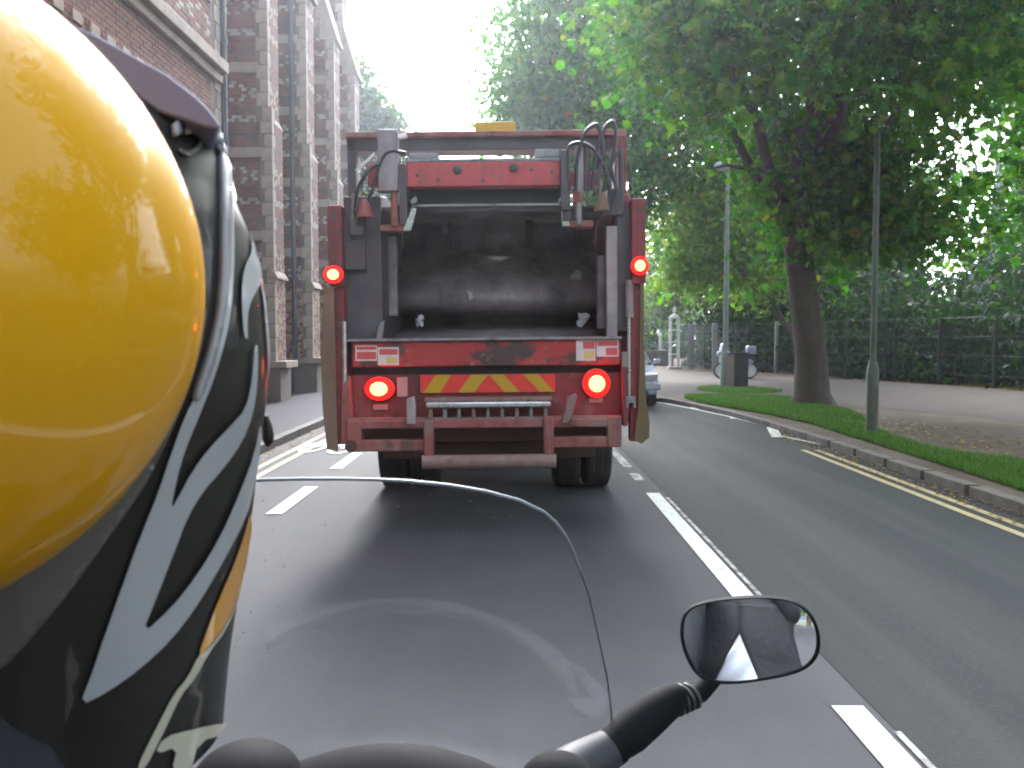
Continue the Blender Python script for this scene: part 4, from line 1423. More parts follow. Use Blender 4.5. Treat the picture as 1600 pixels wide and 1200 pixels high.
simple_tree("hazy green tree arching over the road beyond the lorry", (3.7, 34.5), 8, 0.35,
            [((2.5, 33, 12.4), (3.2, 4, 4.8), 620), ((3.6, 34, 8.4), (2.2, 3.5, 3.0), 240), ((0.9, 33, 9.9), (1.6, 2.5, 1.9), 150), ((6.2, 34, 12), (3, 4, 5), 330)], 0.25, PAL_COOL, 28, 0.5, 10)
simple_tree("yellowish green tree hanging low behind the far lamp post", (11.6, 34.8), 6, 0.25,
            [((7.2, 33.5, 5.6), (1.9, 1.8, 2.3), 190), ((9.3, 34, 5.4), (2.2, 2.0, 2.8), 230), ((7.6, 34, 8.6), (2.6, 2.2, 2.2), 190), ((6.2, 33.2, 3.9), (0.8, 1.2, 0.9), 26)], 0.26, PAL_LIME, 18, 0.45, 3)
simple_tree("dark green tree rising just past the end of the brick building", (-7.0, 42.5), 6.5, 0.32,
            [((-6.3, 42, 9.2), (1.25, 1.5, 4.1), 360), ((-7.6, 43.5, 9.2), (1.7, 2.2, 6.0), 420), ((-5.3, 41.4, 7.7), (0.75, 1.3, 2.5), 150)], 0.30, PAL_DARK * 0.9, 26, 0.42, 8)
simple_tree("light airy tree far down the road right of the lorry", (9.5, 62), 7, 0.3,
            [((9.3, 62, 8.0), (4.0, 3, 3.4), 130), ((12.5, 60, 6.0), (3.0, 3, 3.0), 110), ((7.4, 60, 4.0), (2.6, 3, 2.2), 100)], 0.34, PAL_FAR, 16, 0.55, 8)
simple_tree("leafy tree behind the railings left of the big maple", (10.8, 47), 5, 0.3,
            [((9.6, 47, 7.0), (2.6, 2.5, 3.4), 240), ((12.2, 46, 5.2), (2.6, 2.5, 3.2), 260), ((8.2, 47.5, 3.6), (1.0, 1.5, 1.0), 50)], 0.28, PAL_FAR, 22, 0.5, 7)
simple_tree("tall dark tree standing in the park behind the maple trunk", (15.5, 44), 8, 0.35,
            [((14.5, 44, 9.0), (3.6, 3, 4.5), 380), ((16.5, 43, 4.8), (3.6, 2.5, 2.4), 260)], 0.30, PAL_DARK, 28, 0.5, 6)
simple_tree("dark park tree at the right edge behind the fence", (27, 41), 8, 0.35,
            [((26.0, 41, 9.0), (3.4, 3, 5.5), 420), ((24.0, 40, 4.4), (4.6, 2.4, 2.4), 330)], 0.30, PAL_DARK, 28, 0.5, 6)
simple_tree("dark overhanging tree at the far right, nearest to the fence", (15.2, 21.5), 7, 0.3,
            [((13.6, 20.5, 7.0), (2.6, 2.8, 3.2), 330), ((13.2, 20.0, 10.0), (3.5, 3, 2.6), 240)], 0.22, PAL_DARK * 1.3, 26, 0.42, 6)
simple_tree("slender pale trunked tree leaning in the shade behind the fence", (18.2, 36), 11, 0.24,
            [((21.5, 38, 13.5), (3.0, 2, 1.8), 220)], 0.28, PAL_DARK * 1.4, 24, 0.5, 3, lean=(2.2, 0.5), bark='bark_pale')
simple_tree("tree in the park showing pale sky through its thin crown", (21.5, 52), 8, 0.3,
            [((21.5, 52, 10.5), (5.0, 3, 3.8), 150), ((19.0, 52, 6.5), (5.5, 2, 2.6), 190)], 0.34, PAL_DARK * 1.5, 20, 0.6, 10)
# behind the camera: what the mirror and the glossy helmet see
for k, (x, y, zc, rr, nb_) in enumerate(((8.6, 5.0, 8.8, (4.6, 3.6, 3.0), 330), (15.5, 2.5, 5.8, (4.0, 7.0, 4.0), 420), (6.2, -13, 8.0, (5.4, 3.5, 5.0), 420), (6.4, -21, 8, (5.8, 4.0, 6), 300), (-2.5, -31, 8.5, (7, 4, 6), 300), (-1.5, -48, 7.5, (9, 4, 6), 300))):
    simple_tree(("leafy street tree on the verge right beside the rider", "broad park tree behind the fence to the right of the rider", "leafy street tree behind the rider, nearest on the verge", "leafy street tree behind the rider, second on the verge", "leafy street tree behind the rider, third on the verge", "distant tree closing the street behind the rider")[k],
                (x, y), 5, 0.35, [((x - (2.2 if k == 0 else 1.6), y + (1.2 if k == 0 else 0), zc), rr, nb_)] + ([((x + 0.5, y, 4.2), (3.0, 3.4, 1.8), 130)] if k else []), 0.36, PAL_MAPLE, 20, 0.6, 5)
# far woods closing the view
wp_ = []
for k in range(900):
    x = rnd.uniform(-25, 75)
    h = 3.2 if 2 < x < 9 else (6.5 if x < 22 else 5.0)
    wp_.append(((x, rnd.uniform(72, 84), abs(rnd.gauss(0, 0.55)) * h), (0.8, 0.8, 0.6), 1))
pts, tint = leaf_points(wp_, 30, 0.9)
pts[:, 2] = np.abs(pts[:, 2])
o = leaf_cloud("woodland", pts, tint, 0.75, (KITE_V, KITE_F), PAL_DARK * 1.8, None, flat=0.3, odd=0.0)
tag(o, "low dark far-off woodland closing the view behind the park", "woodland")

# undergrowth behind the fence, deep shade put into its leaf colour
hp = []
for (ax, ay), (bx_, by_) in zip(FL[:-1], FL[1:]):
    ln = math.hypot(bx_ - ax, by_ - ay)
    for k in range(int(ln * 60)):
        t_ = rnd.random()
        d = rnd.uniform(0.5, 4.0)
        nx, ny = -(by_ - ay) / ln, (bx_ - ax) / ln
        if nx < 0:
            nx, ny = -nx, -ny
        hp.append(((ax + (bx_ - ax) * t_ + nx * d, ay + (by_ - ay) * t_ + ny * d, 0.2 + abs(rnd.gauss(0, 1)) * (0.9 + d * 0.5)), (0.3, 0.3, 0.3), 1))
for k in range(220):
    hp.append(((rnd.uniform(1.5, 9), rnd.uniform(53, 58), 0.3 + abs(rnd.gauss(0, 1.1))), (0.4, 0.4, 0.3), 1))
pts, tint = leaf_points(hp, 26, 0.34)
pts[:, 2] = np.abs(pts[:, 2] - 0.12) + 0.12
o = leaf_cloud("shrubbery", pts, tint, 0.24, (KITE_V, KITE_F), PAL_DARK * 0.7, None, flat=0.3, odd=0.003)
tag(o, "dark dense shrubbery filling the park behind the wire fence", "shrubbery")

# ------------------------------------------------------------------ the rider's helmet, close to the camera
M['yellow'] = mat("helmet_yellow", (0.60, 0.29, 0.003), 0.5, var=0.05, scale=3, coat=0.55, spec=0.08, spots=[((0.70, 0.38, 0.02), 240, 0.55, 0.8, 0.4)])
M['shell'] = mat("helmet_black", (0.017, 0.015, 0.013), 0.5, var=0.1, coat=0.22, spec=0.2)
M['silver'] = mat("helmet_silver", (0.36, 0.37, 0.39), 0.42, metal=0.25, var=0.06, coat=0.4)
M['taupe'] = mat("helmet_trim", (0.075, 0.068, 0.058), 0.4, var=0.1, coat=0.5)
M['trim_light'] = mat("helmet_trim_light", (0.22, 0.22, 0.24), 0.35, var=0.08, coat=0.5)
M['spoiler'] = mat("helmet_spoiler", (0.15, 0.155, 0.26), 0.5, var=0.08, coat=0.2)
M['orange'] = mat("helmet_orange", (0.55, 0.25, 0.012), 0.35, var=0.05, coat=0.6)
M['bone'] = mat("helmet_bone", (0.42, 0.39, 0.31), 0.45, var=0.1, coat=0.4)

HX, HD = -0.256, 0.45
SIL = [(30, 3), (36, 70), (48, 110), (66, 150), (92, 200), (120, 252), (150, 300), (195, 343), (230, 353), (275, 366), (330, 386), (395, 402), (470, 414), (550, 420), (640, 417),
       (730, 407), (820, 398), (900, 388), (1000, 373), (1100, 360), (1200, 352), (1300, 347)]
helm = thing("motorbike_helmet", "glossy yellow motorbike helmet with black and silver flame graphics, close on the left", "helmet", (HX, HD, 1.55))
HO = Vector((HX, HD, 1.55))


def sil(y):
    for (a, b), (c, d) in zip(SIL[:-1], SIL[1:]):
        if a <= y <= c:
            return b + (d - b) * (y - a) / (c - a)
    return SIL[-1][1] if y > SIL[-1][0] else SIL[0][1]


vs, fs = [], []
NR, NS = 150, 128
KB = 1.04
ys = [30 + (1215 - 30) * (i / NR) ** 1.25 for i in range(NR + 1)]
raw = []
for y in ys:
    c = P(sil(y), y, HD - 0.035)
    m_ = c.x / c.y
    a = abs(HX - m_ * HD) / math.sqrt(1 + m_ * m_ * KB * KB)
    raw.append((max(a, 0.002), c.z))
for a, z in raw:
    for k in range(NS):
        an = 2 * math.pi * k / NS
        vs.append((a * math.cos(an), a * KB * math.sin(an), z - 1.55))
for i in range(NR):
    for k in range(NS):
        q = (k + 1) % NS
        fs.append((i * NS + k, (i + 1) * NS + k, (i + 1) * NS + q, i * NS + q))
fs.append(tuple(range(NS)))
shell = MB().add(vs, fs).build("shell", M['shell'], helm)
shell.data.polygons.foreach_set("use_smooth", [True] * len(shell.data.polygons))
sol = shell.modifiers.new("thick", 'SOLIDIFY')
sol.thickness = 0.004
sol.offset = -1
bvh = BVHTree.FromPolygons([Vector(v) + HO for v in vs], fs[:-1])
EYE = Vector((0, 0, CAM_Z))


def on_shell(px, py, off):
    px = min(px, sil(py) - 1.5)
    d = ray(px, py).normalized()
    hit, n, _, _ = bvh.ray_cast(EYE, d)
    if hit is None:
        t = 0.46
        best = None
        for k in range(24):
            q = EYE + d * (0.30 + 0.012 * k)
            h, nn, _, ds = bvh.find_nearest(q)
            if best is None or ds < best[0]:
                best = (ds, h, nn)
        hit, n = best[1], best[2]
    if n.dot(hit - Vector((HX, HD, hit.z))) < 0:
        n = -n
    return hit + n * off - HO


def decal(name, pts, m, off=0.0008, thick=0.0, step=14, smooth_k=2, on=None, parent=None):
    """thin piece of film or trim lying on the shell"""
    pl = smooth_loop(pts, smooth_k) if smooth_k else pts
    out = []
    for i in range(len(pl)):
        a, b = Vector(pl[i]), Vector(pl[(i + 1) % len(pl)])
        n = max(1, int((b - a).length / step))
        out += [a.lerp(b, k / n) for k in range(n)]
    xs, yy = [p.x for p in out], [p.y for p in out]
    gx = np.arange(min(xs), max(xs), step)
    gy = np.arange(min(yy), max(yy), step)
    if len(gx) and len(gy):
        g_ = np.array([(x, y) for x in gx for y in gy])
        g_ = g_[inside(g_, [tuple(p) for p in out])]
    else:
        g_ = []
    allp = out + [Vector((float(x), float(y))) for x, y in g_]
    ne = len(out)
    V, _, F, _, _, _ = delaunay_2d_cdt(allp, [(i, (i + 1) % ne) for i in range(ne)], [], 1, 1e-4)
    f3 = [(on or on_shell)(v.x, v.y, off) for v in V]
    o = MB().add(f3, [tuple(f) for f in F]).build(name, M[m], parent or helm)
    o.data.polygons.foreach_set("use_smooth", [True] * len(o.data.polygons))
    # face outward
    c = Vector((0, 0, 0))
    if o.data.polygons and sum((p.normal.dot(p.center - Vector((0, 0, p.center.z)))) for p in o.data.polygons) < 0 and not on:
        o.data.flip_normals()
    if thick:
        md = o.modifiers.new("thick", 'SOLIDIFY')
        md.thickness = thick
        md.offset = -1
    return o


# yellow dome
ym = MB()
nz_, nn_ = 64, 96
yv, yf = [], []
YC, YR = Vector((-0.2695, 0.3258, 1.5911)), (0.1526, 0.1261, 0.1336)
for i in range(nz_ + 1):
    t_ = math.pi * i / nz_
    for k in range(nn_):
        an = 2 * math.pi * k / nn_
        yv.append(Vector((YR[0] * math.sin(t_) * math.cos(an), YR[1] * math.sin(t_) * math.sin(an), YR[2] * math.cos(t_))) + YC - HO)
for i in range(nz_):
    for k in range(nn_):
        q = (k + 1) % nn_
        yf.append((i * nn_ + k, (i + 1) * nn_ + k, (i + 1) * nn_ + q, i * nn_ + q))
yo = ym.add(yv, yf).build("yellow_dome", M['yellow'], helm)
yo.data.polygons.foreach_set("use_smooth", [True] * len(yo.data.polygons))

decal("trim_band", [(322, 470), (317, 520), (302, 580), (281, 636), (258, 690), (226, 756), (160, 850), (92, 945), (-30, 1085), (-30, 900), (60, 820), (160, 720), (240, 600), (290, 520)], 'taupe', 0.0012, 0.0012)
decal("trim_strip", [(336, 200), (342, 196), (349, 230), (352, 300), (351, 380), (347, 452), (337, 520), (318, 590), (300, 630), (296, 620), (318, 560), (334, 500), (341, 440), (343, 360), (341, 260)], 'trim_light', 0.004, 0.004, 8)
decal("silver_flame", [(352, 285), (353, 340), (352, 400), (349, 452), (341, 508), (325, 568), (303, 612), (283, 650), (263, 705), (241, 772), (214, 838), (190, 905), (160, 990), (140, 1050), (121, 1100),
                       (165, 1078), (215, 1042), (262, 998), (302, 945), (345, 872), (378, 808), (394, 752), (402, 690), (401, 655), (392, 705), (370, 765), (338, 838), (300, 900), (262, 948), (216, 990), (240, 930),
                       (264, 868), (288, 805), (312, 765), (342, 732), (372, 690), (388, 650), (396, 600), (397, 540), (391, 540), (388, 590), (378, 638), (354, 664), (320, 700), (294, 736), (275, 772), (261, 797),
                       (270, 750), (282, 705), (303, 655), (325, 600), (341, 550), (352, 505), (358, 450), (360, 390), (359, 330), (362, 295), (368, 280), (362, 278)], 'silver', 0.0022, 0, 7, 1)
decal("silver_loop", [(369, 276), (380, 298), (391, 340), (401, 392), (406, 424), (402, 446), (392, 462), (384, 480), (381, 508), (383, 530), (377, 528), (373, 482), (374, 434), (381, 410), (389, 396), (389, 370),
                      (382, 332), (374, 308), (366, 306), (360, 330), (356, 330), (360, 296)], 'silver', 0.0016, 0, 6, 1)
decal("silver_edge", [(400, 400), (408, 425), (415, 470), (420, 540), (420, 600), (417, 600), (415, 545), (409, 475), (403, 430)], 'silver', 0.0012, 0, 5, 1)
decal("orange_stripe", [(388, 798), (378, 838), (362, 882), (342, 928), (322, 978), (305, 1026), (320, 1014), (350, 974), (371, 925), (385, 868), (391, 820)], 'orange', 0.0012, 0, 6, 1)
decal("silver_tail", [(392, 840), (386, 880), (373, 930), (352, 982), (322, 1022), (302, 1060), (280, 1085), (256, 1138), (222, 1205), (208, 1205), (244, 1132), (268, 1085), (292, 1056), (308, 1022),
                      (321, 1016), (351, 976), (372, 927), (386, 868)], 'bone', 0.0010, 0, 6, 1)
decal("neck_trim", [(252, 1150), (300, 1138), (350, 1128), (351, 1146), (306, 1158), (294, 1205), (264, 1205), (274, 1165), (238, 1178)], 'bone', 0.0014, 0, 7, 1)
# spoiler above the recess, with its two little vent fins
sp_ = [(118, 40), (150, 54), (185, 73), (215, 90), (262, 116), (306, 150), (328, 172), (346, 197), (338, 203), (318, 198), (296, 190), (250, 176), (212, 150), (180, 112), (140, 80)]
vs = [P(x, y, 0.415) - HO for x, y in sp_] + [P(x, y, 0.415) - HO + Vector((-0.035, 0.085, -0.004)) for x, y in sp_]
k = len(sp_)
MB().add(vs, [tuple(range(k)), tuple(range(2 * k - 1, k - 1, -1))] + [(q, (q + 1) % k, (q + 1) % k + k, q + k) for q in range(k)]).build("spoiler", M['spoiler'], helm, bev=0.0022, seg=3)
decal("vent_fin", [(263, 197), (271, 193), (275, 211), (267, 217)], 'trim_light', 0.004, 0.003, 6, 0)
decal("vent_fin", [(281, 195), (289, 193), (293, 209), (284, 213)], 'trim_light', 0.004, 0.003, 6, 0)
decal("vent_scoop", [(272, 232), (292, 238), (306, 226), (308, 212), (312, 226), (302, 244), (284, 247)], 'trim_light', 0.002, 0.001, 5, 1).data.materials[0] = M['taupe']
# chin strap end hanging past the shell
tabm = MB()
pz = [(P(416, 650, .43), 0.0010), (P(418, 665, .43), 0.0022), (P(419, 680, .43), 0.0028), (P(419, 690, .43), 0.0026), (P(418, 697, .43), 0.0008)]
tabm.tube([p - HO for p, _ in pz], [r_ for _, r_ in pz], 10)
tabm.build("strap_end", M['shell'], helm, smooth=True)

# ------------------------------------------------------------------ motorbike: screen, cowl, mirror, bars
M['bike_black'] = mat("bike_black_plastic", (0.008, 0.008, 0.009), 0.78, var=0.2, scale=8, bump=0.03, bscale=400, spec=0.12)
M['bike_grey'] = mat("bike_grey_plastic", (0.022, 0.022, 0.026), 0.6, var=0.12)
M['bike_dark_rubber'] = mat("bellows_rubber", (0.028, 0.028, 0.029), 0.6, var=0.15)
M['seat_vinyl'] = mat("seat_vinyl", (0.03, 0.03, 0.03), 0.6)
M['bike_paint'] = mat("bike_paint", (0.03, 0.035, 0.05), 0.3, coat=0.6)
mm = bpy.data.materials.new("mirror_glass")
mm.use_nodes = True
b_ = mm.node_tree.nodes["Principled BSDF"]
b_.inputs['Base Color'].default_value = (0.86, 0.88, 0.92, 1)
b_.inputs['Metallic'].default_value = 1.0
b_.inputs['Roughness'].default_value = 0.015
M['mirror'] = mm


def clear_sheet(name, dust_sheen, gloss, cover=(1, 1, 1), flecks=True):
    m = bpy.data.materials.new(name)
    m.use_nodes = True
    nt = m.node_tree
    N, L = nt.nodes, nt.links
    N.remove(N["Principled BSDF"])
    tr = N.new("ShaderNodeBsdfTransparent")
    tr.inputs['Color'].default_value = (*cover, 1)
    gl_ = N.new("ShaderNodeBsdfGlossy")
    gl_.inputs['Roughness'].default_value = 0.06
    gl_.inputs['Color'].default_value = (gloss, gloss, gloss, 1)
    fr = N.new("ShaderNodeFresnel")
    fr.inputs['IOR'].default_value = 1.45
    m1 = N.new("ShaderNodeMixShader")
    L.new(fr.outputs[0], m1.inputs['Fac'])
    L.new(tr.outputs[0], m1.inputs[1])
    L.new(gl_.outputs[0], m1.inputs[2])
    df = N.new("ShaderNodeBsdfDiffuse")
    df.inputs['Color'].default_value = (0.75, 0.76, 0.80, 1)
    tc = N.new("ShaderNodeTexCoord")
    nz = N.new("ShaderNodeTexNoise")
    nz.inputs['Scale'].default_value = 7
    nz.inputs['Detail'].default_value = 5
    L.new(tc.outputs['Object'], nz.inputs['Vector'])
    mr = N.new("ShaderNodeMapRange")
    mr.inputs['From Min'].default_value = 0.3
    mr.inputs['From Max'].default_value = 0.75
    mr.inputs['To Min'].default_value = dust_sheen * 0.6
    mr.inputs['To Max'].default_value = dust_sheen * 1.4
    L.new(nz.outputs['Fac'], mr.inputs['Value'])
    fac = mr.outputs['Result']
    if flecks:
        vo = N.new("ShaderNodeTexVoronoi")
        vo.inputs['Scale'].default_value = 85
        mp = N.new("ShaderNodeMapping")
        mp.inputs['Scale'].default_value = (1.6, 0.8, 0.8)
        L.new(tc.outputs['Object'], mp.inputs['Vector'])
        L.new(mp.outputs['Vector'], vo.inputs['Vector'])
        lt = N.new("ShaderNodeMapRange")
        lt.inputs['From Min'].default_value = 0.16
        lt.inputs['From Max'].default_value = 0.08
        lt.inputs['To Max'].default_value = 0.30
        L.new(vo.outputs['Distance'], lt.inputs['Value'])
        se = N.new("ShaderNodeSeparateColor")
        L.new(vo.outputs['Color'], se.inputs[0])
        gt = N.new("ShaderNodeMath")
        gt.operation = 'GREATER_THAN'
        gt.inputs[1].default_value = 0.62
        L.new(se.outputs[0], gt.inputs[0])
        mu = N.new("ShaderNodeMath")
        mu.operation = 'MULTIPLY'
        L.new(lt.outputs['Result'], mu.inputs[0])
        L.new(gt.outputs[0], mu.inputs[1])
        ad = N.new("ShaderNodeMath")
        ad.operation = 'ADD'
        L.new(mu.outputs[0], ad.inputs[0])
        L.new(fac, ad.inputs[1])
        fac = ad.outputs[0]
    m2 = N.new("ShaderNodeMixShader")
    L.new(fac, m2.inputs['Fac'])
    L.new(m1.outputs[0], m2.inputs[1])
    L.new(df.outputs[0], m2.inputs[2])
    L.new(m2.outputs[0], N["Material Output"].inputs['Surface'])
    return m


M['screen'] = clear_sheet("clear_screen", 0.05, 0.55)
M['screen_reflection'] = clear_sheet("reflection_sheet", 0.20, 0.5, flecks=False)  # whiter sheet for the reflection painted on the screen
M['screen_edge'] = mat("screen_cut_edge", (0.20, 0.21, 0.25), 0.45, var=0.05)
M['screen_edge_dark'] = mat("screen_side_edge", (0.09, 0.095, 0.11), 0.3, var=0.05)

BX = -0.17
bike = thing("motorbike", "motorbike we ride on, its clear screen, black cowl and right mirror in the foreground", "motorbike", (BX, 0.70, 0.0))
BO = Vector((BX, 0.70, 0))


def on_screen(px, py, off=0.0):
    D = 0.8
    for _ in range(14):
        q = P(px, py, D)
        D = 0.80 + (py - 748) / 452 * 0.28 - 0.04 * ((q.x - BX) / 0.27) ** 2
    return P(px, py, D - off) - BO


EDGE = [(748.0, 500), (748.4, 540), (749.5, 590), (752, 640), (758, 700), (768, 760), (782, 812), (800, 850), (818, 870), (838, 884), (862, 896), (890, 906), (930, 920), (1000, 936), (1060, 949), (1110, 955), (1160, 957), (1275, 958)]
nc = 40
sv, sf = [], []
rim_r = []
for y, xr_ in EDGE:
    a = on_screen(xr_, y)
    rim_r.append(a)
    xl_w = -a.x                                  # mirrored side, in the bike's frame
    for k in range(nc + 1):
        u = -1 + 2 * k / nc
        # same height across the sheet, following its wrap
        X = u * abs(a.x)
        w0, w1 = (a.x / 0.27) ** 2, (X / 0.27) ** 2
        sv.append((X, a.y + 0.04 * (w0 - w1), a.z))
for i in range(len(EDGE) - 1):
    for k in range(nc):
        o_ = i * (nc + 1) + k
        sf.append((o_, o_ + 1, o_ + nc + 2, o_ + nc + 1))
scr = MB().add(sv, sf).build("windscreen", M['screen'], bike)
if scr.data.polygons[0].normal.y > 0:
    scr.data.flip_normals()
scr.data.polygons.foreach_set("use_smooth", [True] * len(scr.data.polygons))
E = [Vector(p) for p in rim_r]
n0 = 11
Lft = [Vector((-p.x, p.y, p.z)) for p in E]
MB().tube(Lft[n0:0:-1] + E[1:n0 + 1], 0.0016, 8).build("screen_edge", M['screen_edge'], scr, smooth=True)
MB().tube(E[n0:], 0.0009, 6).build("screen_edge", M['screen_edge_dark'], scr, smooth=True)
MB().tube(Lft[n0:], 0.0009, 6).build("screen_edge", M['screen_edge_dark'], scr, smooth=True)


def screen_reflection(pts):  # whitish ribbon laid on the screen to imitate a reflection in it
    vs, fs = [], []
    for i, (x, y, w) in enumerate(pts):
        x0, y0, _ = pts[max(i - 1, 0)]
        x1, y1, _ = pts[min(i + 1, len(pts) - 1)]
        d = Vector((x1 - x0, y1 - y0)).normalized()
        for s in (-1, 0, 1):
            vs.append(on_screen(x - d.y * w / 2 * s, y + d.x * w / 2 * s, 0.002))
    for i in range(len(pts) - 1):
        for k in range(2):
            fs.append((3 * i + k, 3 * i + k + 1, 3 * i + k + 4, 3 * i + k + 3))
    o = MB().add(vs, fs).build("reflection_streak", M['screen_reflection'], scr)
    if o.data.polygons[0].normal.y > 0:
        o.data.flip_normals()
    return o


screen_reflection([(415, 1010, 14), (470, 984, 14), (530, 966, 10), (590, 957, 6), (650, 955, 6), (710, 962, 7), (760, 975, 9), (795, 990, 14), (830, 1010, 24), (862, 1035, 30), (885, 1062, 22), (900, 1090, 8)])
screen_reflection([(880, 1036, 4), (905, 1052, 14), (928, 1078, 20), (944, 1098, 26), (930, 1112, 30), (905, 1108, 20), (890, 1100, 6)])

# instrument cowl and switchgear along the bottom edge
def blob(name, px, py, D, r_, m, squash=1.0, parent=None):
    t_ = P(px, py, D) - BO
    b = MB()
    prof = [(math.sin(a) * 1.0, math.cos(a)) for a in np.linspace(0.02, math.pi - 0.02, 20)]
    b.lathe([(p[0], p[1]) for p in prof], n=32)
    b.v = [(v[0] * r_[0] + t_.x, v[1] * r_[1] + t_.y, v[2] * r_[2] + t_.z - r_[2]) for v in b.v]
    return b.build(name, M[m], parent or bike, smooth=True)


blob("instrument_cowl", 606, 1170, 0.84, (0.20, 0.10, 0.165), 'bike_black')
blob("switchgear", 385, 1164, 0.80, (0.050, 0.05, 0.035), 'bike_black')
blob("brake_reservoir", 872, 1178, 0.84, (0.045, 0.045, 0.05), 'bike_black')
ck = P(606, 1210, 0.80) - BO
# mirror
MC = P(1172, 1000, 0.97)
MN = Vector((-0.235, -0.962, 0.120)).normalized()
OUT = [(1062, 985), (1065, 962), (1078, 947), (1105, 938), (1150, 933), (1200, 931), (1240, 937), (1265, 953), (1279, 978), (1283, 1005), (1278, 1028), (1260, 1046), (1230, 1056), (1180, 1065), (1140, 1069), (1110, 1067), (1088, 1056), (1072, 1030), (1064, 1005)]


def on_mirror(px, py, off=0.0):
    d = ray(px, py)
    t = (MC - EYE).dot(MN) / d.dot(MN)
    return EYE + d * t - BO + MN * off


mir = thing("mirror", None, None)
mir.parent = bike
mir.location = MC - BO
MO = MC - BO
ol = smooth_loop(OUT, 2)
cx_, cy_ = 1172, 1000


def ring(f, off):
    return [on_mirror(cx_ + (x - cx_) * f, cy_ + (y - cy_) * f, off) - MO for x, y in ol]


rings = [ring(0.945, -0.001), ring(0.955, 0.004), ring(0.985, 0.005), ring(1.0, 0.001), ring(1.0, -0.008), ring(0.93, -0.022), ring(0.75, -0.034), ring(0.4, -0.041)]
n = len(ol)
hv = [v for r_ in rings for v in r_]
hf = [(i * n + k, i * n + (k + 1) % n, (i + 1) * n + (k + 1) % n, (i + 1) * n + k) for i in range(len(rings) - 1) for k in range(n)]
hf.append(tuple(range((len(rings) - 1) * n, len(rings) * n)))
MB().add(hv, hf).build("mirror_housing", M['bike_black'], mir, smooth=True)
MR = 1.0                                               # convex glass


def glass_pt(px, py, off):
    p = on_mirror(px, py, 0.0) - MO
    return p + MN * (0.0022 - p.length_squared / (2 * MR))


gls = decal("mirror_glass", [(cx_ + (x - cx_) * 0.952, cy_ + (y - cy_) * 0.952) for x, y in OUT], 'mirror', step=5, on=glass_pt, parent=mir)
gls.data.polygons.foreach_set("use_smooth", [True] * len(gls.data.polygons))


def seg(name, pts, rr, m, n=18):
    return MB().tube([P(x, y, D) - BO - MO for x, y, D in pts], rr, n).build(name, M[m], mir, smooth=True)


seg("stalk_foot", [(880, 1222, 0.93), (905, 1202, 0.945), (940, 1178, 0.96), (956, 1168, 0.965)], [0.032, 0.029, 0.0235, 0.021], 'bike_grey')
seg("stalk_ring", [(953, 1170, 0.964), (962, 1163, 0.968)], [0.0215, 0.0215], 'bike_black')
seg("stalk_arm", [(958, 1166, 0.967), (985, 1144, 0.98), (1015, 1118, 0.995), (1044, 1096, 1.01), (1058, 1088, 1.02)], [0.0195, 0.0235, 0.023, 0.020, 0.0165], 'bike_black')
for q in range(4):
    x, y, D = 1052 + q * 9.0, 1095 - q * 2.6, 1.018 + q * 0.010
    seg("bellows_rib", [(x - 4, y + 3, D - .002), (x - 1, y + 1, D), (x + 3, y - 1.5, D + .001), (x + 5, y - 3, D + .002)], [0.0138, 0.0192 - q * .0008, 0.0192 - q * .0008, 0.0138], 'bike_dark_rubber')
seg("mirror_knuckle", [(1078, 1088, 1.048), (1092, 1082, 1.06), (1112, 1058, 1.075)], [0.0120, 0.0130, 0.013], 'bike_black')
# handlebar, grips, tank, seat, fairing, wheels (below the frame, but they carry what is in it)
hb = MB().tube([(-0.40, -0.02, 1.03), (-0.25, 0.06, 1.04), (-0.10, 0.12, 1.02), (0.10, 0.12, 1.02), (0.25, 0.06, 1.04), (0.40, -0.02, 1.03)], 0.014, 10)
hb.build("handlebar", M['bike_black'], bike, smooth=True)
for s in (-1, 1):
    MB().tube([(s * 0.29, 0.035, 1.037), (s * 0.42, -0.03, 1.03)], 0.019, 12).build("grip", M['bike_dark_rubber'], bike, smooth=True)
MB().tube([(0.2, 0.09, 1.03), (P(885, 1218, .935) - BO)], 0.012, 8).build("mirror_mount", M['bike_black'], bike, smooth=True)
MB().prism([(0.10, 0.70), (0.25, 0.98), (0.34, 1.04), (0.40, 0.98), (0.55, 0.80), (0.55, 0.55), (0.30, 0.48)], 'x', -0.24, 0.24).build("fairing", M['bike_paint'], bike, bev=0.05)
MB().prism([(-0.36, 0.74), (-0.20, 0.94), (0.02, 0.98), (0.10, 0.80), (0.10, 0.55), (-0.3, 0.55)], 'x', -0.15, 0.15).build("tank", M['bike_paint'], bike, bev=0.05)
MB().prism([(-1.25, 0.78), (-0.8, 0.76), (-0.36, 0.72), (-0.30, 0.60), (-1.2, 0.62)], 'x', -0.15, 0.15).build("seat", M['seat_vinyl'], bike, bev=0.04)
MB().prism([(-0.5, 0.60), (0.2, 0.60), (0.25, 0.25), (-0.45, 0.22)], 'x', -0.18, 0.18).build("engine", M['bike_black'], bike, bev=0.04)
for y in (0.66, -0.80):
    wh = thing("wheel", None, None)
    wh.parent = bike
    wh.location = (0, y, 0.31)
    MB().lathe([(0.22, -0.05), (0.28, -0.06), (0.31, 0), (0.28, 0.06), (0.22, 0.05)], axis='x', n=28).build("tyre", M['tyre'], wh, smooth=True)
    MB().lathe([(0.03, -0.05), (0.06, -0.02), (0.22, -0.045), (0.22, 0.045), (0.06, 0.02), (0.03, 0.05)], axis='x', n=28).build("rim", M['bike_grey'], wh, smooth=True)
for s in (-1, 1):
    MB().tube([(s * 0.1, 0.66, 0.31), (s * 0.1, 0.35, 0.98)], 0.024, 10).build("fork", M['bike_grey'], bike, smooth=True)

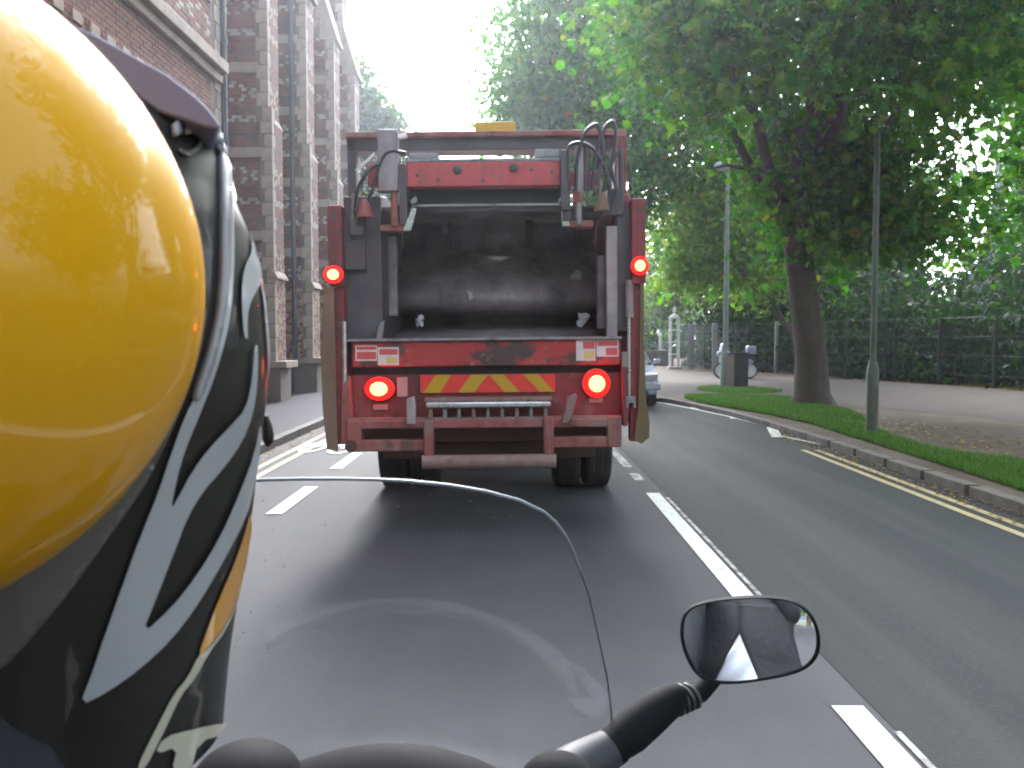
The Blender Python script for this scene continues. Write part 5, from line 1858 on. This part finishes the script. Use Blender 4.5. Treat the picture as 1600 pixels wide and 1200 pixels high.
# ------------------------------------------------------------------ the rider, and the passenger who takes the picture (seen in the mirror)
M['suit'] = mat("black_jacket_cloth", (0.010, 0.011, 0.015), 0.8, var=0.25, scale=9, bump=0.6, bscale=30)
M['shirt'] = mat("white_shirt", (0.46, 0.50, 0.58), 0.85, var=0.06, bump=0.9, bscale=9)


def figure(root, trunk, limbs, hands):
    """one continuous body: trunk chain, limb chains, five-fingered hands"""
    pos, rad, edg = [], [], []

    def add(p, r_, link=None):
        pos.append(tuple(p))
        rad.append(r_ if isinstance(r_, tuple) else (r_, r_))
        if link is not None:
            edg.append((link, len(pos) - 1))
        return len(pos) - 1
    last = None
    ids = []
    for p, a, b in trunk:
        last = add(p, (a, b), last)
        ids.append(last)
    ends = []
    for start, chain in limbs:
        k = ids[start]
        for p, r_ in chain:
            k = add(p, r_, k)
        ends.append(k)
    for e, f, l, c, thumb in hands:
        w = Vector(pos[ends[e]])
        f, l, c = Vector(f).normalized(), Vector(l).normalized(), Vector(c).normalized()
        pa = add(w + f * 0.05, (0.040, 0.026), ends[e])
        for q, ln in enumerate((0.92, 1.0, 0.95, 0.78)):
            base = w + f * (0.088 - 0.004 * abs(q - 1)) + l * (q - 1.5) * 0.021
            k = add(base, 0.0105, pa)
            k = add(base + (f * 0.6 + c * 0.7) * 0.032 * ln, 0.0095, k)
            add(base + (f * 0.35 + c * 1.5) * 0.034 * ln, 0.0090, k)
        k = add(w + f * 0.045 + l * thumb * 0.042 + c * 0.012, 0.012, ends[e])
        add(w + f * 0.078 + l * thumb * 0.052 + c * 0.030, 0.010, k)
    me = bpy.data.meshes.new("body")
    me.from_pydata(pos, edg, [])
    me.materials.append(M['suit'])
    o = bpy.data.objects.new("body", me)
    COL.objects.link(o)
    o.parent = root
    sk = o.modifiers.new("skin", 'SKIN')
    sk.use_smooth_shade = True
    for i_, r_ in enumerate(rad):
        d = me.skin_vertices[0].data[i_]
        d.radius = r_
        d.use_root = (i_ == 0)
    ss = o.modifiers.new("smooth", 'SUBSURF')
    ss.levels = ss.render_levels = 2
    return o


rider = thing("person", "rider in a black jacket wearing the yellow helmet and gripping the handlebar", "person", (-0.25, 0.2, 0.0))
figure(rider, [((0, 0.0, 0.84), .15, .13), ((0, 0.05, 0.98), .145, .115), ((0, 0.12, 1.19), .165, .125), ((0, 0.17, 1.36), .075, .07), ((0, 0.20, 1.43), .06, .06), ((0, 0.23, 1.55), .085, .09)],
       [(2, [((s * 0.175, 0.155, 1.30), .072), ((s * (0.26 if s < 0 else 0.20), 0.28, 1.05), .052), ((s * 0.335 + 0.08, 0.455, 1.045), .036)]) for s in (-1, 1)]
       + [(0, [((s * 0.10, 0.03, 0.82), .10), ((s * 0.25 + 0.04, 0.44, 0.74), .068), ((s * 0.24 + 0.04, 0.26, 0.36), .045), ((s * 0.25 + 0.04, 0.44, 0.29), .033)]) for s in (-1, 1)],
       [(0, (0, 1, 0.2), (1, 0, 0), (0, 0, -1), 1), (1, (0, 1, 0.2), (1, 0, 0), (0, 0, -1), -1)])

pill = thing("person", "passenger in a black jacket parting over a white shirt, reflected in the mirror", "person", (-0.02, -0.30, 0.0))
figure(pill, [((-0.10, -0.02, 0.86), .15, .13), ((-0.06, 0.0, 1.00), .155, .12), ((0, 0.03, 1.20), .18, .13), ((0.01, 0.02, 1.38), .08, .075), ((0.01, 0.03, 1.45), .06, .06), ((0.02, 0.05, 1.60), .085, .09)],
       [(2, [((s * 0.19, 0.04, 1.31), .075), ((s * 0.235, 0.10, 1.27), .054), ((s * 0.10 + 0.02, 0.19, 1.46), .036)]) for s in (-1, 1)]
       + [(0, [((s * 0.12 - 0.10, 0.02, 0.84), .10), ((s * 0.30 - 0.08, 0.36, 0.76), .070), ((s * 0.28 - 0.08, 0.18, 0.38), .045), ((s * 0.29 - 0.08, 0.36, 0.31), .033)]) for s in (-1, 1)],
       [(0, (0.25, 0.25, 1), (0, 1, 0), (1, 0, 0), -1), (1, (-0.25, 0.25, 1), (0, 1, 0), (-1, 0, 0), -1)])
hm = MB().lathe([(0.02, 0.150), (0.07, 0.135), (0.115, 0.08), (0.130, 0.0), (0.125, -0.07), (0.105, -0.125), (0.06, -0.13)], (0.02, 0.05, 1.62), 'z', 28).build("helmet", M['shell'], pill, smooth=True)
MB().prism([(-0.10, -0.035), (0.10, -0.035), (0.095, 0.055), (-0.095, 0.055)], 'y', 0.085, 0.128).build("visor", M['glass_dark'], hm, bev=0.01).location = (0.02, 0.05, 1.63)
# white shirt showing where the jacket falls open, the jacket fronts folded back on both sides
vs, fs = [], []
nr = 20
A0, A1 = 1.19, 0.86


def front_y(x, z):
    t_ = (1.30 - z) / 0.44
    return 0.165 - 0.030 * t_ - 1.1 * x * x


for i in range(nr + 1):
    t_ = i / nr
    z = A0 + (A1 - A0) * t_
    w = 0.004 + 0.150 * t_
    for k in range(15):
        u = -1 + k / 7
        fold = 0.007 * math.sin(u * 6 + t_ * 5) * t_ + 0.006 * math.sin(t_ * 15 + u * 4)
        x = u * w - 0.01 - 0.02 * t_
        vs.append((x, front_y(x, z) + fold + 0.004, z))
for i in range(nr):
    for k in range(14):
        fs.append((i * 15 + k, i * 15 + k + 1, (i + 1) * 15 + k + 1, (i + 1) * 15 + k))
sh = MB().add(vs, fs).build("shirt_front", M['shirt'], pill)
sh.data.polygons.foreach_set("use_smooth", [True] * len(sh.data.polygons))
md = sh.modifiers.new("thick", 'SOLIDIFY')
md.thickness = 0.004
for s in (-1, 1):
    vs, fs = [], []
    for i in range(nr + 1):
        t_ = i / nr
        z = 1.33 + (A1 - 1.33) * t_
        ts = max(0.0, (A0 - z) / (A0 - A1))
        w = 0.150 * ts
        for k in range(9):
            u = k / 8
            x = s * (w + u * (0.24 - w * 0.3)) - 0.01 - 0.02 * ts
            vs.append((x, front_y(min(0.22, abs(x)) , z) + 0.014 * (1 - u) + 0.005 * math.sin(z * 22 + x * 9) + 0.006, z))
    for i in range(nr):
        for k in range(8):
            fs.append((i * 9 + k, i * 9 + k + 1, (i + 1) * 9 + k + 1, (i + 1) * 9 + k))
    lp = MB().add(vs, fs).build("jacket_front", M['suit'], pill)
    lp.data.polygons.foreach_set("use_smooth", [True] * len(lp.data.polygons))
    md = lp.modifiers.new("thick", 'SOLIDIFY')
    md.thickness = 0.006
cf = MB().tube([(0.125, 0.188, 1.440), (0.118, 0.193, 1.466)], 0.044, 16).build("shirt_cuff", M['shirt'], pill, smooth=True)

# ------------------------------------------------------------------ thin haze volume, added to imitate lens glare from the bright sky
hz = bpy.data.materials.new("glare_haze")
hz.use_nodes = True
hz.node_tree.nodes.clear()
pv = hz.node_tree.nodes.new("ShaderNodeVolumePrincipled")
pv.inputs['Color'].default_value = (0.84, 0.90, 1.0, 1)
pv.inputs['Density'].default_value = 0.0011
pv.inputs['Anisotropy'].default_value = 0.78
ho = hz.node_tree.nodes.new("ShaderNodeOutputMaterial")
hz.node_tree.links.new(pv.outputs[0], ho.inputs['Volume'])
o = MB().box(-402, 402, -402, 602, -1.1, 22).build("glare_haze", hz)
o['kind'] = 'stuff'
